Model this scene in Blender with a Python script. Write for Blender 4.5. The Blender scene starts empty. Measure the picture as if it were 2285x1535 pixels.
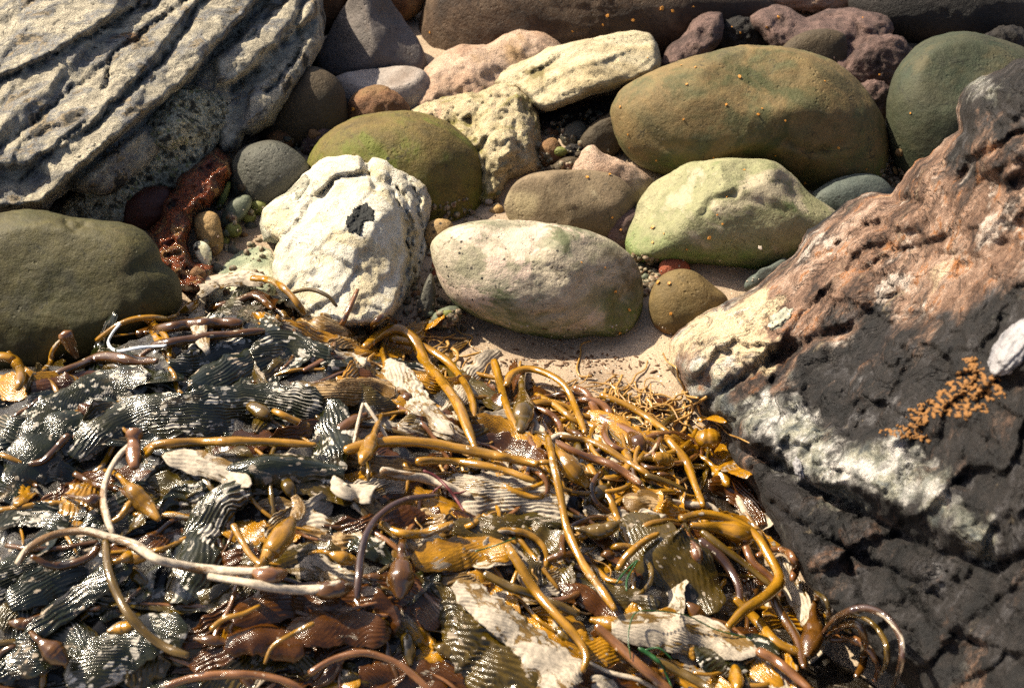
import bpy, bmesh, math, random
import numpy as np
from mathutils import Vector
from mathutils.bvhtree import BVHTree
from mathutils.geometry import delaunay_2d_cdt

random.seed(7); rng = np.random.default_rng(7)
SC = bpy.context.scene
COL = SC.collection

# ------------------------------------------------------------------ camera
FPX = 50.0/36.0*2285
PITCH = math.radians(40)
CAM = np.array([0, 0, 1.5])
FW = np.array([0, math.cos(PITCH), -math.sin(PITCH)])
RT = np.array([1.0, 0, 0])
UP = np.array([0, math.sin(PITCH), math.cos(PITCH)])

def ray(px, py):
    px = np.asarray(px, float)[..., None]; py = np.asarray(py, float)[..., None]
    return FW + RT*(px-1142.5)/FPX + UP*(767.5-py)/FPX
def PT(px, py, d):
    return CAM + np.asarray(d, float)[..., None]*ray(px, py)
def gdepth(py, z=0.0):
    return (1.5-z)/(math.sin(PITCH)-math.cos(PITCH)*(767.5-py)/FPX)

# ------------------------------------------------------------------ noise
_perm = np.random.default_rng(3).permutation(256); _perm = np.concatenate([_perm, _perm, _perm])
_grad = np.random.default_rng(4).normal(size=(256, 3)); _grad /= np.linalg.norm(_grad, axis=1)[:, None]
def pnoise(p):
    p = np.asarray(p, float)
    i = np.floor(p).astype(int); f = p-i; i &= 255
    u = f*f*f*(f*(f*6-15)+10)
    out = 0
    for dx in (0, 1):
        for dy in (0, 1):
            for dz in (0, 1):
                h = _perm[_perm[_perm[(i[:, 0]+dx) & 255]+((i[:, 1]+dy) & 255)]+((i[:, 2]+dz) & 255)]
                g = _grad[h]
                d = (g*(f-np.array([dx, dy, dz]))).sum(1)
                w = (u[:, 0] if dx else 1-u[:, 0])*(u[:, 1] if dy else 1-u[:, 1])*(u[:, 2] if dz else 1-u[:, 2])
                out = out+w*d
    return out*1.6
def fbm(p, oct=4, gain=.5, ridged=False):
    a = 1; s = 0; p = np.asarray(p, float)
    for k in range(oct):
        n = pnoise(p*(2.03**k)+k*17.3)
        if ridged: n = 1-2*np.abs(n)
        s = s+a*n; a *= gain
    return s
def sstep(a, b, x):
    t = np.clip((np.asarray(x, float)-a)/(b-a), 0, 1); return t*t*(3-2*t)

# ------------------------------------------------------------------ outlines
def smooth_closed(pts, n=8):
    P = np.array(pts, float); m = len(P); out = []
    for i in range(m):
        p0, p1, p2, p3 = P[i-1], P[i], P[(i+1) % m], P[(i+2) % m]
        for k in range(n):
            t = k/n
            out.append(.5*((2*p1)+(-p0+p2)*t+(2*p0-5*p1+4*p2-p3)*t*t+(-p0+3*p1-3*p2+p3)*t**3))
    return np.array(out)
def smooth_open(pts, n=8):
    P = np.array(pts, float)
    P = np.vstack([2*P[0]-P[1], P, 2*P[-1]-P[-2]]); out = []
    for i in range(1, len(P)-2):
        p0, p1, p2, p3 = P[i-1], P[i], P[i+1], P[i+2]
        for k in range(n):
            t = k/n
            out.append(.5*((2*p1)+(-p0+p2)*t+(2*p0-5*p1+4*p2-p3)*t*t+(-p0+3*p1-3*p2+p3)*t**3))
    out.append(P[-2]); return np.array(out)
def resample_closed(P, step):
    Q = np.vstack([P, P[:1]]); seg = np.linalg.norm(np.diff(Q, axis=0), axis=1)
    s = np.concatenate([[0], np.cumsum(seg)]); n = max(8, int(s[-1]/step))
    t = np.linspace(0, s[-1], n, endpoint=False)
    return np.stack([np.interp(t, s, Q[:, k]) for k in range(2)], 1)
def resample_open(P, n):
    seg = np.linalg.norm(np.diff(P, axis=0), axis=1); s = np.concatenate([[0], np.cumsum(seg)])
    t = np.linspace(0, s[-1], n)
    return np.stack([np.interp(t, s, P[:, k]) for k in range(P.shape[1])], 1)
def line_d(pts, line):
    d2 = np.full(len(pts), 1e18); A = np.asarray(line, float)
    for a, b in zip(A[:-1], A[1:]):
        e = b-a; w = pts-a; t = np.clip((w@e)/max(e@e, 1e-9), 0, 1); q = w-t[:, None]*e; d2 = np.minimum(d2, (q*q).sum(1))
    return np.sqrt(d2)
def project(V):
    q = V-CAM; d = q@FW; return np.stack([1142.5+FPX*(q@RT)/d, 767.5-FPX*(q@UP)/d], 1)
def wobble(pp, amp, f=.012, s=0.):
    q = np.c_[pp*f, pp[:, :1]*0+s]; return pp+np.stack([fbm(q, 5, .6), fbm(q+31.7, 5, .6)], 1)*amp
def poly_sd(pts, poly):
    """signed distance, positive inside"""
    pts = np.asarray(pts, float); A = np.asarray(poly, float); B = np.roll(A, -1, 0)
    d2 = np.full(len(pts), 1e18); ins = np.zeros(len(pts), bool)
    for a, b in zip(A, B):
        e = b-a; w = pts-a
        t = np.clip((w@e)/max(e@e, 1e-9), 0, 1)
        q = w-t[:, None]*e; d2 = np.minimum(d2, (q*q).sum(1))
        c = ((a[1] > pts[:, 1]) != (b[1] > pts[:, 1]))
        with np.errstate(divide='ignore', invalid='ignore'):
            xi = (b[0]-a[0])*(pts[:, 1]-a[1])/(b[1]-a[1])+a[0]
        ins ^= c & (pts[:, 0] < xi)
    return np.where(ins, 1, -1)*np.sqrt(d2)

# ------------------------------------------------------------------ object making
BVH_V, BVH_F = [], []
DEFG = {'boulder': 'boulders of the beach', 'stone': 'stones between the boulders', 'pebble': 'pebbles of the beach', 'rock': 'angular rocks'}
def link(name, V, F, mat, label=None, cat=None, group=None, kind=None, parent=None, uv=None, smooth=True, collide=False, col=None):
    V = np.asarray(V, float)
    if collide:
        off = sum(len(v) for v in BVH_V); BVH_V.append(V); BVH_F.append([tuple(int(i)+off for i in f) for f in F])
    o0 = np.array([(V[:, 0].min()+V[:, 0].max())/2, (V[:, 1].min()+V[:, 1].max())/2, V[:, 2].min()])
    me = bpy.data.meshes.new(name)
    me.from_pydata((V-o0).tolist(), [], [tuple(int(i) for i in f) for f in F])
    if smooth: me.polygons.foreach_set('use_smooth', [True]*len(me.polygons))
    if uv is not None:
        L = me.uv_layers.new(name='UVMap')
        li = np.empty(len(me.loops), int); me.loops.foreach_get('vertex_index', li)
        L.data.foreach_set('uv', np.asarray(uv, float)[li].ravel())
    if col is not None:
        for kk, vv in col.items():
            at = me.attributes.new(kk, 'FLOAT', 'POINT'); at.data.foreach_set('value', np.asarray(vv, float))
    me.materials.append(mat); me.update()
    o = bpy.data.objects.new(name, me); COL.objects.link(o)
    if parent is not None:
        o.parent = parent; o.location = Vector(o0)-parent.location
    else:
        o.location = o0
    if label: o['label'] = label
    if cat: o['category'] = cat
    group = group or DEFG.get(cat)
    if group: o['group'] = group
    if kind: o['kind'] = kind
    return o

_ico = {}
def ico(n):
    if n not in _ico:
        bm = bmesh.new(); bmesh.ops.create_icosphere(bm, subdivisions=n, radius=1)
        _ico[n] = (np.array([v.co[:] for v in bm.verts]), [tuple(v.index for v in f.verts) for f in bm.faces]); bm.free()
    return _ico[n]

def boulder(name, label, cat, mat, outline, yb, thick=.9, sub=5, amp=.03, freq=4, fine=.004, box=2.3, planes=(), group=None, zoff=0., dshift=.35, crack=0, raw=False, depth=None, dents=(), paint=None):
    O = np.array(outline, float) if raw else smooth_closed(outline)
    w, h = np.ptp(O[:, 0]), np.ptp(O[:, 1]); c = np.array([(O[:, 0].min()+O[:, 0].max())/2, (O[:, 1].min()+O[:, 1].max())/2])
    ang = np.arctan2(O[:, 1]-c[1], O[:, 0]-c[0]); rad = np.hypot(O[:, 0]-c[0], O[:, 1]-c[1])
    k = np.argsort(ang); ang = ang[k]; rad = rad[k]
    dg = gdepth(yb, zoff) if depth is None else depth
    mpp = dg/FPX
    D = thick*.5*(min(w, h)*.65+max(w, h)*.35)*mpp
    dc = dg+dshift*D
    d, F = ico(sub)
    s = np.hypot(d[:, 0], d[:, 1]); wz = d[:, 2]
    nrm = (s**box+np.abs(wz)**box)**(1/box); s2 = s/nrm; wz = wz/nrm
    th = np.arctan2(d[:, 1], d[:, 0])
    R = np.interp(th, ang, rad, period=2*math.pi); Rm = rad.mean()
    # the outline rules near the rim, an ellipse towards the middle
    el = 1/np.sqrt((np.cos(th)/(w/2))**2+(np.sin(th)/(h/2))**2)
    bl = sstep(.25, .95, s2); R = el*(1-bl)+R*bl
    N = np.stack([s2*np.cos(th), s2*np.sin(th), wz], 1)      # normalised coords, z towards camera
    for (a, b, cc, off) in planes:
        n = np.array([a, b, cc], float); n /= np.linalg.norm(n)
        q = np.maximum(0, N@n-off)
        q = np.where(q > 0, q*q/(q+.03), 0)
        N = N-q[:, None]*n
    ss = np.hypot(N[:, 0], N[:, 1]); 
    U = N[:, 0]*R*(mpp*dc/dg); W = N[:, 1]*R*(mpp*dc/dg); Z = N[:, 2]*D
    ctr = PT(c[0], c[1], dc)
    vd = ray(c[0], c[1]); vd = vd/np.linalg.norm(vd)
    right = RT; up = np.cross(right, vd); up /= np.linalg.norm(up)
    V = ctr+U[:, None]*right-W[:, None]*up-Z[:, None]*vd
    nd = V-ctr; L = np.linalg.norm(nd, axis=1); nd /= L[:, None]
    size = L.mean(); sd = random.random()*50
    disp = amp*size*fbm(nd*freq*.5+sd, 3)+fine*size*8*.2*fbm(nd*freq*5+sd+9, 3)
    if crack:
        r = np.abs(pnoise(nd*np.array([1.3, 1.3, 4.0])*1.6+sd)); disp -= crack*size*np.exp(-(r/.035)**2)
    V = V+nd*disp[:, None]
    col = None
    if dents or paint:
        pq = project(V); front = wz > 0
        for (ln, wd, dp) in dents:
            V = V-nd*(dp*np.exp(-(line_d(wobble(pq, wd*.8, .03), ln)/wd)**2)*front)[:, None]
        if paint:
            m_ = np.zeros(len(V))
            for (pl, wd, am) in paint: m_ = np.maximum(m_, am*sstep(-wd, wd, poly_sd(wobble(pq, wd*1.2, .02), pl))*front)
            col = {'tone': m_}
    return link(name, V, F, mat, label, cat, group, collide=True, col=col)

def rbf(ctrl):
    C = np.array(ctrl, float); X = C[:, :2]/1000; y = C[:, 2]; n = len(X)
    K = np.linalg.norm(X[:, None]-X[None], axis=2)
    A = np.zeros((n+3, n+3)); A[:n, :n] = K; A[:n, n] = 1; A[:n, n+1:] = X; A[n, :n] = 1; A[n+1:, :n] = X.T
    sol = np.linalg.solve(A+np.diag([1e-9]*n+[0]*3), np.concatenate([y, [0, 0, 0]]))
    def f(p):
        q = np.asarray(p)/1000; k = np.linalg.norm(q[:, None]-X[None], axis=2)
        return k@sol[:n]+sol[n]+q@sol[n+1:]
    return f

def relief(name, label, cat, mat, outline, ctrl, thick=.2, step=9, edge=60, bulge=.04, layers=(), noise=(), jag=3, strata=None, group=None, cracks=(), saw=()):
    """a closed rock whose camera side follows an outline and a set of depths; ctrl = (px, py, forward depth)"""
    P = resample_closed(np.array(outline, float), step)
    t = np.arange(len(P))
    nx = fbm(np.stack([P[:, 0]*.02, P[:, 1]*.02, t*0+1.7], 1), 3); ny = fbm(np.stack([P[:, 0]*.02, P[:, 1]*.02, t*0+8.1], 1), 3)
    P = P+np.stack([nx, ny], 1)*jag
    x0, y0 = P.min(0); x1, y1 = P.max(0)
    gx, gy = np.meshgrid(np.arange(x0, x1, step), np.arange(y0, y1, step)); gx = gx+(np.arange(gx.shape[0]) % 2)[:, None]*step/2
    G = np.stack([gx.ravel(), gy.ravel()], 1); G = G+rng.normal(size=G.shape)*step*.12
    G = G[poly_sd(G, P) > step*.6]
    A = np.vstack([P, G]); nb = len(P)
    r = delaunay_2d_cdt([Vector(p) for p in A], [(i, (i+1) % nb) for i in range(nb)], [], 1, 1e-5)
    A = np.array([v[:] for v in r[0]]); T = r[2]
    e = poly_sd(A, P); e = np.maximum(e, 0); onb = e < 1e-3
    dep = rbf(ctrl)(A) if len(ctrl) > 3 else np.full(len(A), ctrl[0][2])
    q = np.clip(e/edge, 0, 1); prof = np.sqrt(np.maximum(0, 1-(1-q)**2))
    f = dep+bulge*.5-bulge*prof
    for lay in layers:
        poly, hgt, ew = lay[:3]
        A2 = A+np.stack([fbm(np.c_[A*.018, A[:, :1]*0+3], 3), fbm(np.c_[A*.018, A[:, :1]*0+6], 3)], 1)*(lay[3] if len(lay) > 3 else 8)
        f = f-hgt*sstep(-ew*.15, ew, poly_sd(A2, poly))*np.minimum(1, e/12)
    Aw = wobble(A, 9, .02)
    for (ln, wd, dp) in cracks:
        f = f+dp*np.exp(-(line_d(Aw, ln)/wd)**2)*np.minimum(1, e/12)
    for (dx, dy, per, amp, wb, mask) in saw:
        t = (A[:, 0]*dx+A[:, 1]*dy)/per+wb*fbm(np.c_[A*.006, A[:, :1]*0+per], 4); fr = t-np.floor(t)
        hgt = fr-sstep(.86, 1.0, fr)*1.0; am = amp*(.5+.9*sstep(-.3, .4, pnoise(np.c_[np.floor(t)*3.7+.3, (A[:, 0]*dy-A[:, 1]*dx)/per*.22, A[:, 0]*0])))
        if mask is not None: am = am*sstep(-20, 20, poly_sd(A, mask))
        f = f-am*hgt*np.minimum(1, e/25)
    X = PT(A[:, 0], A[:, 1], f)
    k = np.minimum(1, e/(step*3))
    for (amp, fr, oc, rid, stretch) in noise:
        Y = X*fr
        if stretch is not None:
            dirv, ratio = stretch
            dv = np.array(dirv, float); dv /= np.linalg.norm(dv)
            Y = Y-((Y@dv)*(1-1/ratio))[:, None]*dv
        f = f-amp*fbm(Y+3.3, oc, .55, rid)*(.25+.75*k)
    Xf = PT(A[:, 0], A[:, 1], f)
    qb = np.clip(e/(edge*1.6), 0, 1); pb = np.sqrt(np.maximum(0, 1-(1-qb)**2))
    bi = np.where(~onb)[0]; mp = np.arange(len(A)); mp[bi] = len(A)+np.arange(len(bi))
    Xb = PT(A[bi, 0], A[bi, 1], (dep+bulge*.5+thick*pb)[bi]*1.0)
    V = np.vstack([Xf, Xb])
    F = [tuple(t) for t in T]+[tuple(int(mp[i]) for i in reversed(t)) for t in T]
    # orient towards the camera
    a, b, c = (Xf[i] for i in T[0]); 
    if np.dot(np.cross(b-a, c-a), FW) > 0: F = [tuple(reversed(t)) for t in F]
    o = link(name, V, F, mat, label, cat, group, collide=True)
    return o

# ------------------------------------------------------------------ materials
def lin(r, g, b):
    f = lambda c: (c/255/12.92) if c <= 10 else ((c/255+.055)/1.055)**2.4
    return (f(r), f(g), f(b), 1)
class NT:
    def __init__(s, name):
        s.m = bpy.data.materials.new(name); s.m.use_nodes = True; s.t = s.m.node_tree; s.t.nodes.clear()
        s.out = s.n('ShaderNodeOutputMaterial'); s.b = s.n('ShaderNodeBsdfPrincipled'); s.l(s.b.outputs[0], s.out.inputs[0])
    def n(s, t, **k):
        o = s.t.nodes.new(t)
        for a, v in k.items(): setattr(o, a, v)
        return o
    def l(s, a, b): s.t.links.new(a, b)
    def set(s, sock, v):
        if hasattr(v, 'is_output'): s.l(v, sock)
        else: sock.default_value = v
    def noise(s, vec, scale, detail=5, rough=.6, dist=0):
        o = s.n('ShaderNodeTexNoise'); s.l(vec, o.inputs['Vector'])
        o.inputs['Scale'].default_value = scale; o.inputs['Detail'].default_value = detail
        o.inputs['Roughness'].default_value = rough; o.inputs['Distortion'].default_value = dist; return o.outputs['Fac']
    def vor(s, vec, scale, rand=1, feature='F1'):
        o = s.n('ShaderNodeTexVoronoi', feature=feature); s.l(vec, o.inputs['Vector']); o.inputs['Scale'].default_value = scale
        o.inputs['Randomness'].default_value = rand; return o.outputs['Distance']
    def mapr(s, v, a, b, c=0., d=1., smooth=True):
        o = s.n('ShaderNodeMapRange'); o.interpolation_type = 'SMOOTHSTEP' if smooth else 'LINEAR'
        s.l(v, o.inputs[0]); 
        for i, x in enumerate((a, b, c, d)): o.inputs[i+1].default_value = x
        return o.outputs[0]
    def math(s, op, a, b=0.):
        o = s.n('ShaderNodeMath', operation=op); s.set(o.inputs[0], a); s.set(o.inputs[1], b); return o.outputs[0]
    def mix(s, f, a, b, mode='MIX'):
        o = s.n('ShaderNodeMix', data_type='RGBA', blend_type=mode); s.set(o.inputs[0], f); s.set(o.inputs[6], a); s.set(o.inputs[7], b); return o.outputs[2]
    def ramp(s, f, stops, interp='LINEAR'):
        o = s.n('ShaderNodeValToRGB'); s.l(f, o.inputs[0]); e = o.color_ramp; e.interpolation = interp
        while len(e.elements) < len(stops): e.elements.new(.5)
        for el, (p, c) in zip(e.elements, stops): el.position = p; el.color = c
        return o.outputs[0]
    def obj(s, scale=(1, 1, 1), rot=(0, 0, 0), uv=False):
        tc = s.n('ShaderNodeTexCoord'); mp = s.n('ShaderNodeMapping')
        oi = s.n('ShaderNodeObjectInfo'); ad = s.n('ShaderNodeVectorMath', operation='MULTIPLY_ADD')
        s.l(oi.outputs['Random'], ad.inputs[0]); ad.inputs[1].default_value = (7, 13, 5); 
        s.l(tc.outputs['UV' if uv else 'Object'], ad.inputs[2])
        s.l(ad.outputs[0], mp.inputs[0]); mp.inputs['Scale'].default_value = scale; mp.inputs['Rotation'].default_value = rot
        return mp.outputs[0]
    def aligned(s, v, d, ratio):
        d = Vector(d).normalized(); dt = s.n('ShaderNodeVectorMath', operation='DOT_PRODUCT'); s.l(v, dt.inputs[0]); dt.inputs[1].default_value = d
        sc = s.n('ShaderNodeVectorMath', operation='SCALE'); sc.inputs[0].default_value = d; s.l(s.math('MULTIPLY', dt.outputs['Value'], 1-1/ratio), sc.inputs['Scale'])
        o = s.n('ShaderNodeVectorMath', operation='SUBTRACT'); s.l(v, o.inputs[0]); s.l(sc.outputs[0], o.inputs[1]); return o.outputs[0]
    def raw(s):
        return s.n('ShaderNodeTexCoord').outputs['Object']
    def bump(s, h, dist, strength=1., prev=None):
        o = s.n('ShaderNodeBump'); s.l(h, o.inputs['Height']); o.inputs['Distance'].default_value = dist; o.inputs['Strength'].default_value = strength
        if prev is not None: s.l(prev, o.inputs['Normal'])
        return o.outputs[0]

def rock_mat(name, cols, scale=9, stretch=(1, 1, 1), rot=(0, 0, 0), grain=.35, gscale=260, specks=None, moss=None, rough=.75, bump=.0025, patches=None, veins=None, along=None, paint=None):
    m = NT(name); v0 = m.obj(); v = m.aligned(v0, *along) if along else m.obj(stretch, rot)
    n1 = m.noise(v, scale, 7, .62, .4)
    k = len(cols); c = m.ramp(n1, [(.3+.4*i/max(1, k-1), lin(*x)) for i, x in enumerate(cols)])
    g = m.noise(v0, gscale*1.3, 3, .75); g2 = m.noise(v0, gscale*.2, 5, .68); g3 = m.noise(v, scale*2.3, 6, .65, .8)
    gm = m.math('ADD', m.mapr(g, .25, .75, 1-grain*1.5, 1+grain*1.5, False), m.mapr(g2, .3, .7, -grain*.8, grain*.8, False))
    gm = m.math('MULTIPLY', gm, m.mapr(g3, .3, .7, 1-grain*.9, 1+grain*.9, False))
    mm = m.n('ShaderNodeVectorMath', operation='SCALE'); m.l(c, mm.inputs[0]); m.l(gm, mm.inputs['Scale']); c = mm.outputs[0]
    if patches:
        for (pc, sc, lo, hi) in patches:
            c = m.mix(m.mapr(m.noise(v, sc, 6, .65, .5), lo, hi), c, lin(*pc))
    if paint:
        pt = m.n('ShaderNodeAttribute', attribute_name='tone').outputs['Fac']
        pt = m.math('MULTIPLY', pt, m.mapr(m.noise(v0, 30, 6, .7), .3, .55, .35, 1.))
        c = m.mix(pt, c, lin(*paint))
    if moss:
        mc, z0, z1 = moss[:3]
        sx = m.n('ShaderNodeSeparateXYZ'); m.l(m.n('ShaderNodeTexCoord').outputs['Generated'], sx.inputs[0])
        zz = m.math('ADD', sx.outputs[2], m.mapr(m.noise(v0, 11, 5, .65), .2, .8, -.28, .28, False))
        f = m.math('MULTIPLY', m.mapr(zz, z1, z0), m.mapr(m.noise(v0, 60, 4, .7), .25, .6, .35, 1.))
        c = m.mix(m.math('MULTIPLY', f, moss[3] if len(moss) > 3 else .85), c, lin(*mc))
    if veins:
        vc, sc, wd = veins
        w = m.noise(v, sc, 5, .6, 1.2); a = m.math('ABSOLUTE', m.math('SUBTRACT', w, .5))
        c = m.mix(m.mapr(a, 0, wd, .85, 0), c, lin(*vc))
    if specks:
        for (sc_c, sc, size, dens) in specks:
            d = m.vor(v0, sc); f = m.math('MULTIPLY', m.mapr(d, size*.6, size, 1, 0), m.mapr(m.noise(v0, sc*.13, 3, .6), dens, dens+.12))
            c = m.mix(f, c, lin(*sc_c))
    m.l(c, m.b.inputs['Base Color']); m.b.inputs['Roughness'].default_value = rough
    m.b.inputs['Specular IOR Level'].default_value = .35
    pit = m.math('MULTIPLY', m.mapr(m.vor(v0, 85), .1, .3, -1, 0), m.mapr(m.noise(v0, 12, 4, .65), .48, .62))
    b = m.bump(m.noise(v0, 45, 7, .7), bump*2.6, .9); b = m.bump(pit, bump*1.1, .9, b)
    b = m.bump(m.noise(v0, 150, 5, .7), bump*.9, .9, b)
    b = m.bump(m.noise(v0, 420, 3, .7), bump*.35, .8, b)
    m.l(b, m.b.inputs['Normal'])
    return m.m

DK = (24, 22, 20)
M = {}
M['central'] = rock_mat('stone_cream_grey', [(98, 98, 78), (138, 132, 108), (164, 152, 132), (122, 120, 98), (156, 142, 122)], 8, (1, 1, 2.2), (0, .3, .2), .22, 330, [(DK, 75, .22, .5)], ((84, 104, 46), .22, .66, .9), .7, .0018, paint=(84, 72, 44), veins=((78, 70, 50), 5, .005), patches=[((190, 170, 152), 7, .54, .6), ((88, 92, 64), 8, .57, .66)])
M['green'] = rock_mat('stone_pale_green', [(112, 108, 80), (138, 134, 102), (122, 122, 88), (146, 136, 110)], 6, (1, 1, 1.5), (0, 0, 0), .22, 330, [(DK, 62, .2, .5)], ((74, 112, 36), .2, .68, .9), .7, .0018, veins=((84, 84, 52), 5, .005), patches=[((156, 146, 122), 6, .54, .64), ((92, 104, 62), 9, .58, .68)])
M['big'] = rock_mat('stone_brown_smooth', [(70, 66, 42), (92, 82, 52), (108, 90, 56), (80, 78, 48), (100, 94, 66)], 7, (1, 1, 1), (0, 0, 0), .2, 300, [((40, 34, 26), 50, .16, .56)], ((58, 86, 24), .15, .62, .9), .72, .0015, veins=((44, 38, 24), 4, .004), patches=[((62, 64, 32), 6, .5, .64), ((108, 86, 50), 11, .6, .7)])
M['dark_green'] = rock_mat('stone_dark_green', [(42, 46, 30), (56, 56, 38), (40, 50, 34)], 5, (1, 1, 1), (0, 0, 0), .2, 300, None, ((24, 42, 22), .2, .8, .7), .7, .0015, veins=((30, 32, 20), 4, .004), patches=[((70, 66, 44), 6, .54, .66), ((34, 46, 28), 9, .57, .68)])
M['olive'] = rock_mat('stone_olive', [(72, 62, 26), (96, 80, 38), (88, 80, 30), (108, 88, 48)], 9, (1, 1, 1), (0, 0, 0), .25, 320, [(DK, 40, .17, .55)], ((104, 112, 30), .3, .9, .6), .7, .002, veins=((46, 42, 16), 5, .005), patches=[((88, 92, 22), 9, .54, .64), ((66, 54, 26), 7, .57, .68)])
M['olive_dark'] = rock_mat('stone_olive_dark', [(48, 46, 20), (66, 60, 27), (56, 54, 23), (72, 64, 30)], 8, (1, 1, 1), (0, 0, 0), .3, 360, [((30, 30, 24), 30, .13, .56)], None, .65, .0012, veins=((36, 34, 16), 4, .004), patches=[((44, 42, 22), 5, .55, .66), ((84, 74, 42), 9, .6, .7)])
M['white'] = rock_mat('rock_white', [(172, 164, 140), (200, 192, 172), (212, 206, 190), (204, 190, 156), (190, 180, 158)], 12, grain=.12, gscale=280, specks=[((52, 54, 50), 110, .22, .56), ((70, 72, 60), 46, .18, .58)], rough=.85, bump=.005, patches=[((150, 146, 128), 12, .64, .74)], veins=((90, 84, 68), 6, .005))
M['white_grey'] = rock_mat('rock_white_grey', [(70, 74, 66), (140, 138, 122), (178, 174, 156), (110, 112, 96)], 16, (1, 1, 1), (0, 0, 0), .3, 260, [(DK, 90, .3, .45)], None, .8, .004)
M['pale_green'] = rock_mat('rock_pale_green_striped', [(70, 86, 68), (130, 136, 112), (196, 190, 164), (150, 150, 126)], 8, (1, 1, 1), (.3, .5, .6), .25, 260, [(DK, 90, .22, .5)], None, .75, .003)
M['plank'] = rock_mat('rock_pale_slab', [(124, 108, 80), (158, 144, 112), (182, 170, 142), (150, 142, 104)], 10, (.35, 1, 2.2), (0, .35, 0), .25, 280, [((70, 60, 46), 70, .25, .52)], None, .8, .004, [((116, 104, 66), 9, .58, .68)])
M['pink'] = rock_mat('rock_pinkish_tan', [(136, 108, 88), (160, 132, 110), (172, 148, 128), (146, 118, 84)], 9, (1, 1, 1), (0, 0, 0), .25, 280, [((84, 62, 48), 60, .25, .55)], None, .8, .004, [((140, 110, 60), 8, .6, .7)])
M['lumpy'] = rock_mat('rock_lumpy_cream', [(120, 108, 72), (164, 150, 114), (186, 172, 140), (158, 140, 110)], 14, (1, 1, 1.3), (.2, 0, 0), .28, 250, [((56, 46, 34), 60, .24, .56)], None, .8, .006, [((130, 122, 64), 10, .56, .66), ((176, 140, 120), 6, .6, .7)])
M['greybrown'] = rock_mat('stone_grey_brown', [(92, 80, 58), (112, 96, 74), (102, 88, 64)], 5, (1, 1, 1), (0, 0, 0), .22, 300, [(DK, 45, .15, .58)], ((104, 104, 62), .1, .4, .5), .75, .0015, paint=(150, 136, 104), veins=((60, 52, 38), 5, .005), patches=[((84, 70, 48), 7, .55, .66), ((132, 120, 96), 9, .61, .7)])
M['slate'] = rock_mat('stone_slate_grey', [(70, 66, 64), (92, 84, 80), (82, 76, 70)], 6, (1, 1, 1.5), (.2, .2, 0), .2, 280, None, None, .65, .002, [((88, 70, 54), 7, .56, .7)], veins=((44, 38, 34), 6, .006))
M['topbrown'] = rock_mat('stone_brown_large', [(36, 24, 14), (60, 42, 26), (92, 74, 56), (50, 34, 20)], 6, (1, 1, 1), (0, 0, 0), .25, 280, None, None, .7, .0025, [((30, 24, 20), 5, .6, .68), ((84, 72, 30), 6, .6, .7)], veins=((30, 20, 12), 4, .005))
M['ltgrey'] = rock_mat('stone_light_grey', [(110, 98, 90), (150, 140, 132), (100, 82, 68)], 6, (1, 1, 2), (0, 0, 0), .2, 280, None, None, .7, .002)
M['rust'] = rock_mat('stone_rusty_brown', [(74, 48, 28), (106, 72, 44), (122, 92, 58), (90, 76, 44)], 12, (1, 1, 1), (0, 0, 0), .25, 280, None, None, .7, .003)
M['darkbrown'] = rock_mat('stone_dark_brown', [(54, 44, 30), (66, 54, 36), (58, 50, 36)], 5, (1, 1, 1), (0, 0, 0), .2, 280, None, None, .7, .002)
M['darkgrey'] = rock_mat('stone_dark_grey', [(58, 58, 52), (78, 76, 66), (66, 68, 60)], 6, (1, 1, 1), (0, 0, 0), .25, 280, [(DK, 40, .2, .5)], None, .6, .002)
M['purple'] = rock_mat('rock_purple_brown', [(48, 36, 33), (78, 60, 55), (106, 84, 77), (64, 46, 38)], 14, (1, 1, 1.6), (.3, .2, 0), .28, 260, [(DK, 50, .25, .54)], None, .75, .005)
M['black'] = rock_mat('shade_fill_blackish', [(18, 16, 15), (30, 26, 24), (36, 31, 28)], 10, (1, 1, 1.5), (0, 0, 0), .3, 260, None, None, .7, .004)
M['bluegrey'] = rock_mat('stone_blue_grey', [(62, 72, 68), (82, 88, 82), (72, 80, 72)], 6, (1, 1, 1), (0, 0, 0), .2, 300, [(DK, 50, .2, .55)], None, .7, .0015)
M['brownpebble'] = rock_mat('stone_olive_brown', [(84, 70, 38), (104, 86, 50), (94, 80, 44)], 8, (1, 1, 1), (0, 0, 0), .22, 320, [((40, 34, 24), 60, .17, .54)], ((140, 92, 50), .12, .3, .8), .7, .0015, patches=[((70, 58, 30), 9, .56, .66)])
M['redpebble'] = rock_mat('stone_brick_red', [(120, 60, 42), (140, 76, 52), (128, 66, 44)], 14, (1, 1, 1), (0, 0, 0), .22, 320, None, None, .75, .002)
M['wetred'] = rock_mat('rock_wet_red', [(34, 15, 12), (80, 34, 22), (118, 62, 32), (52, 24, 20), (150, 112, 70), (66, 28, 20)], 38, (1, 1, 1), (0, 0, 0), .4, 240, [((150, 120, 70), 70, .3, .56)], None, .12, .004, [((150, 92, 30), 11, .62, .7), ((26, 20, 22), 12, .58, .66)])
M['wetredsmooth'] = rock_mat('stone_wet_maroon', [(44, 20, 14), (66, 30, 20), (54, 24, 16)], 10, (1, 1, 1), (0, 0, 0), .2, 260, None, None, .25, .002)
M['ochre'] = rock_mat('stone_ochre', [(126, 96, 56), (150, 122, 78), (134, 104, 60)], 14, (1, 1, 1), (0, 0, 0), .25, 300, [(DK, 60, .25, .52)], None, .6, .002)
M['greenpebble'] = rock_mat('stone_moss_green', [(90, 96, 44), (112, 116, 58), (98, 100, 52)], 20, (1, 1, 1), (0, 0, 0), .25, 300, None, None, .6, .001)
M['greygreen'] = rock_mat('stone_grey_green', [(66, 72, 60), (86, 92, 74), (76, 80, 66)], 12, (1, 1, 1), (0, 0, 0), .22, 300, None, None, .6, .001)
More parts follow.
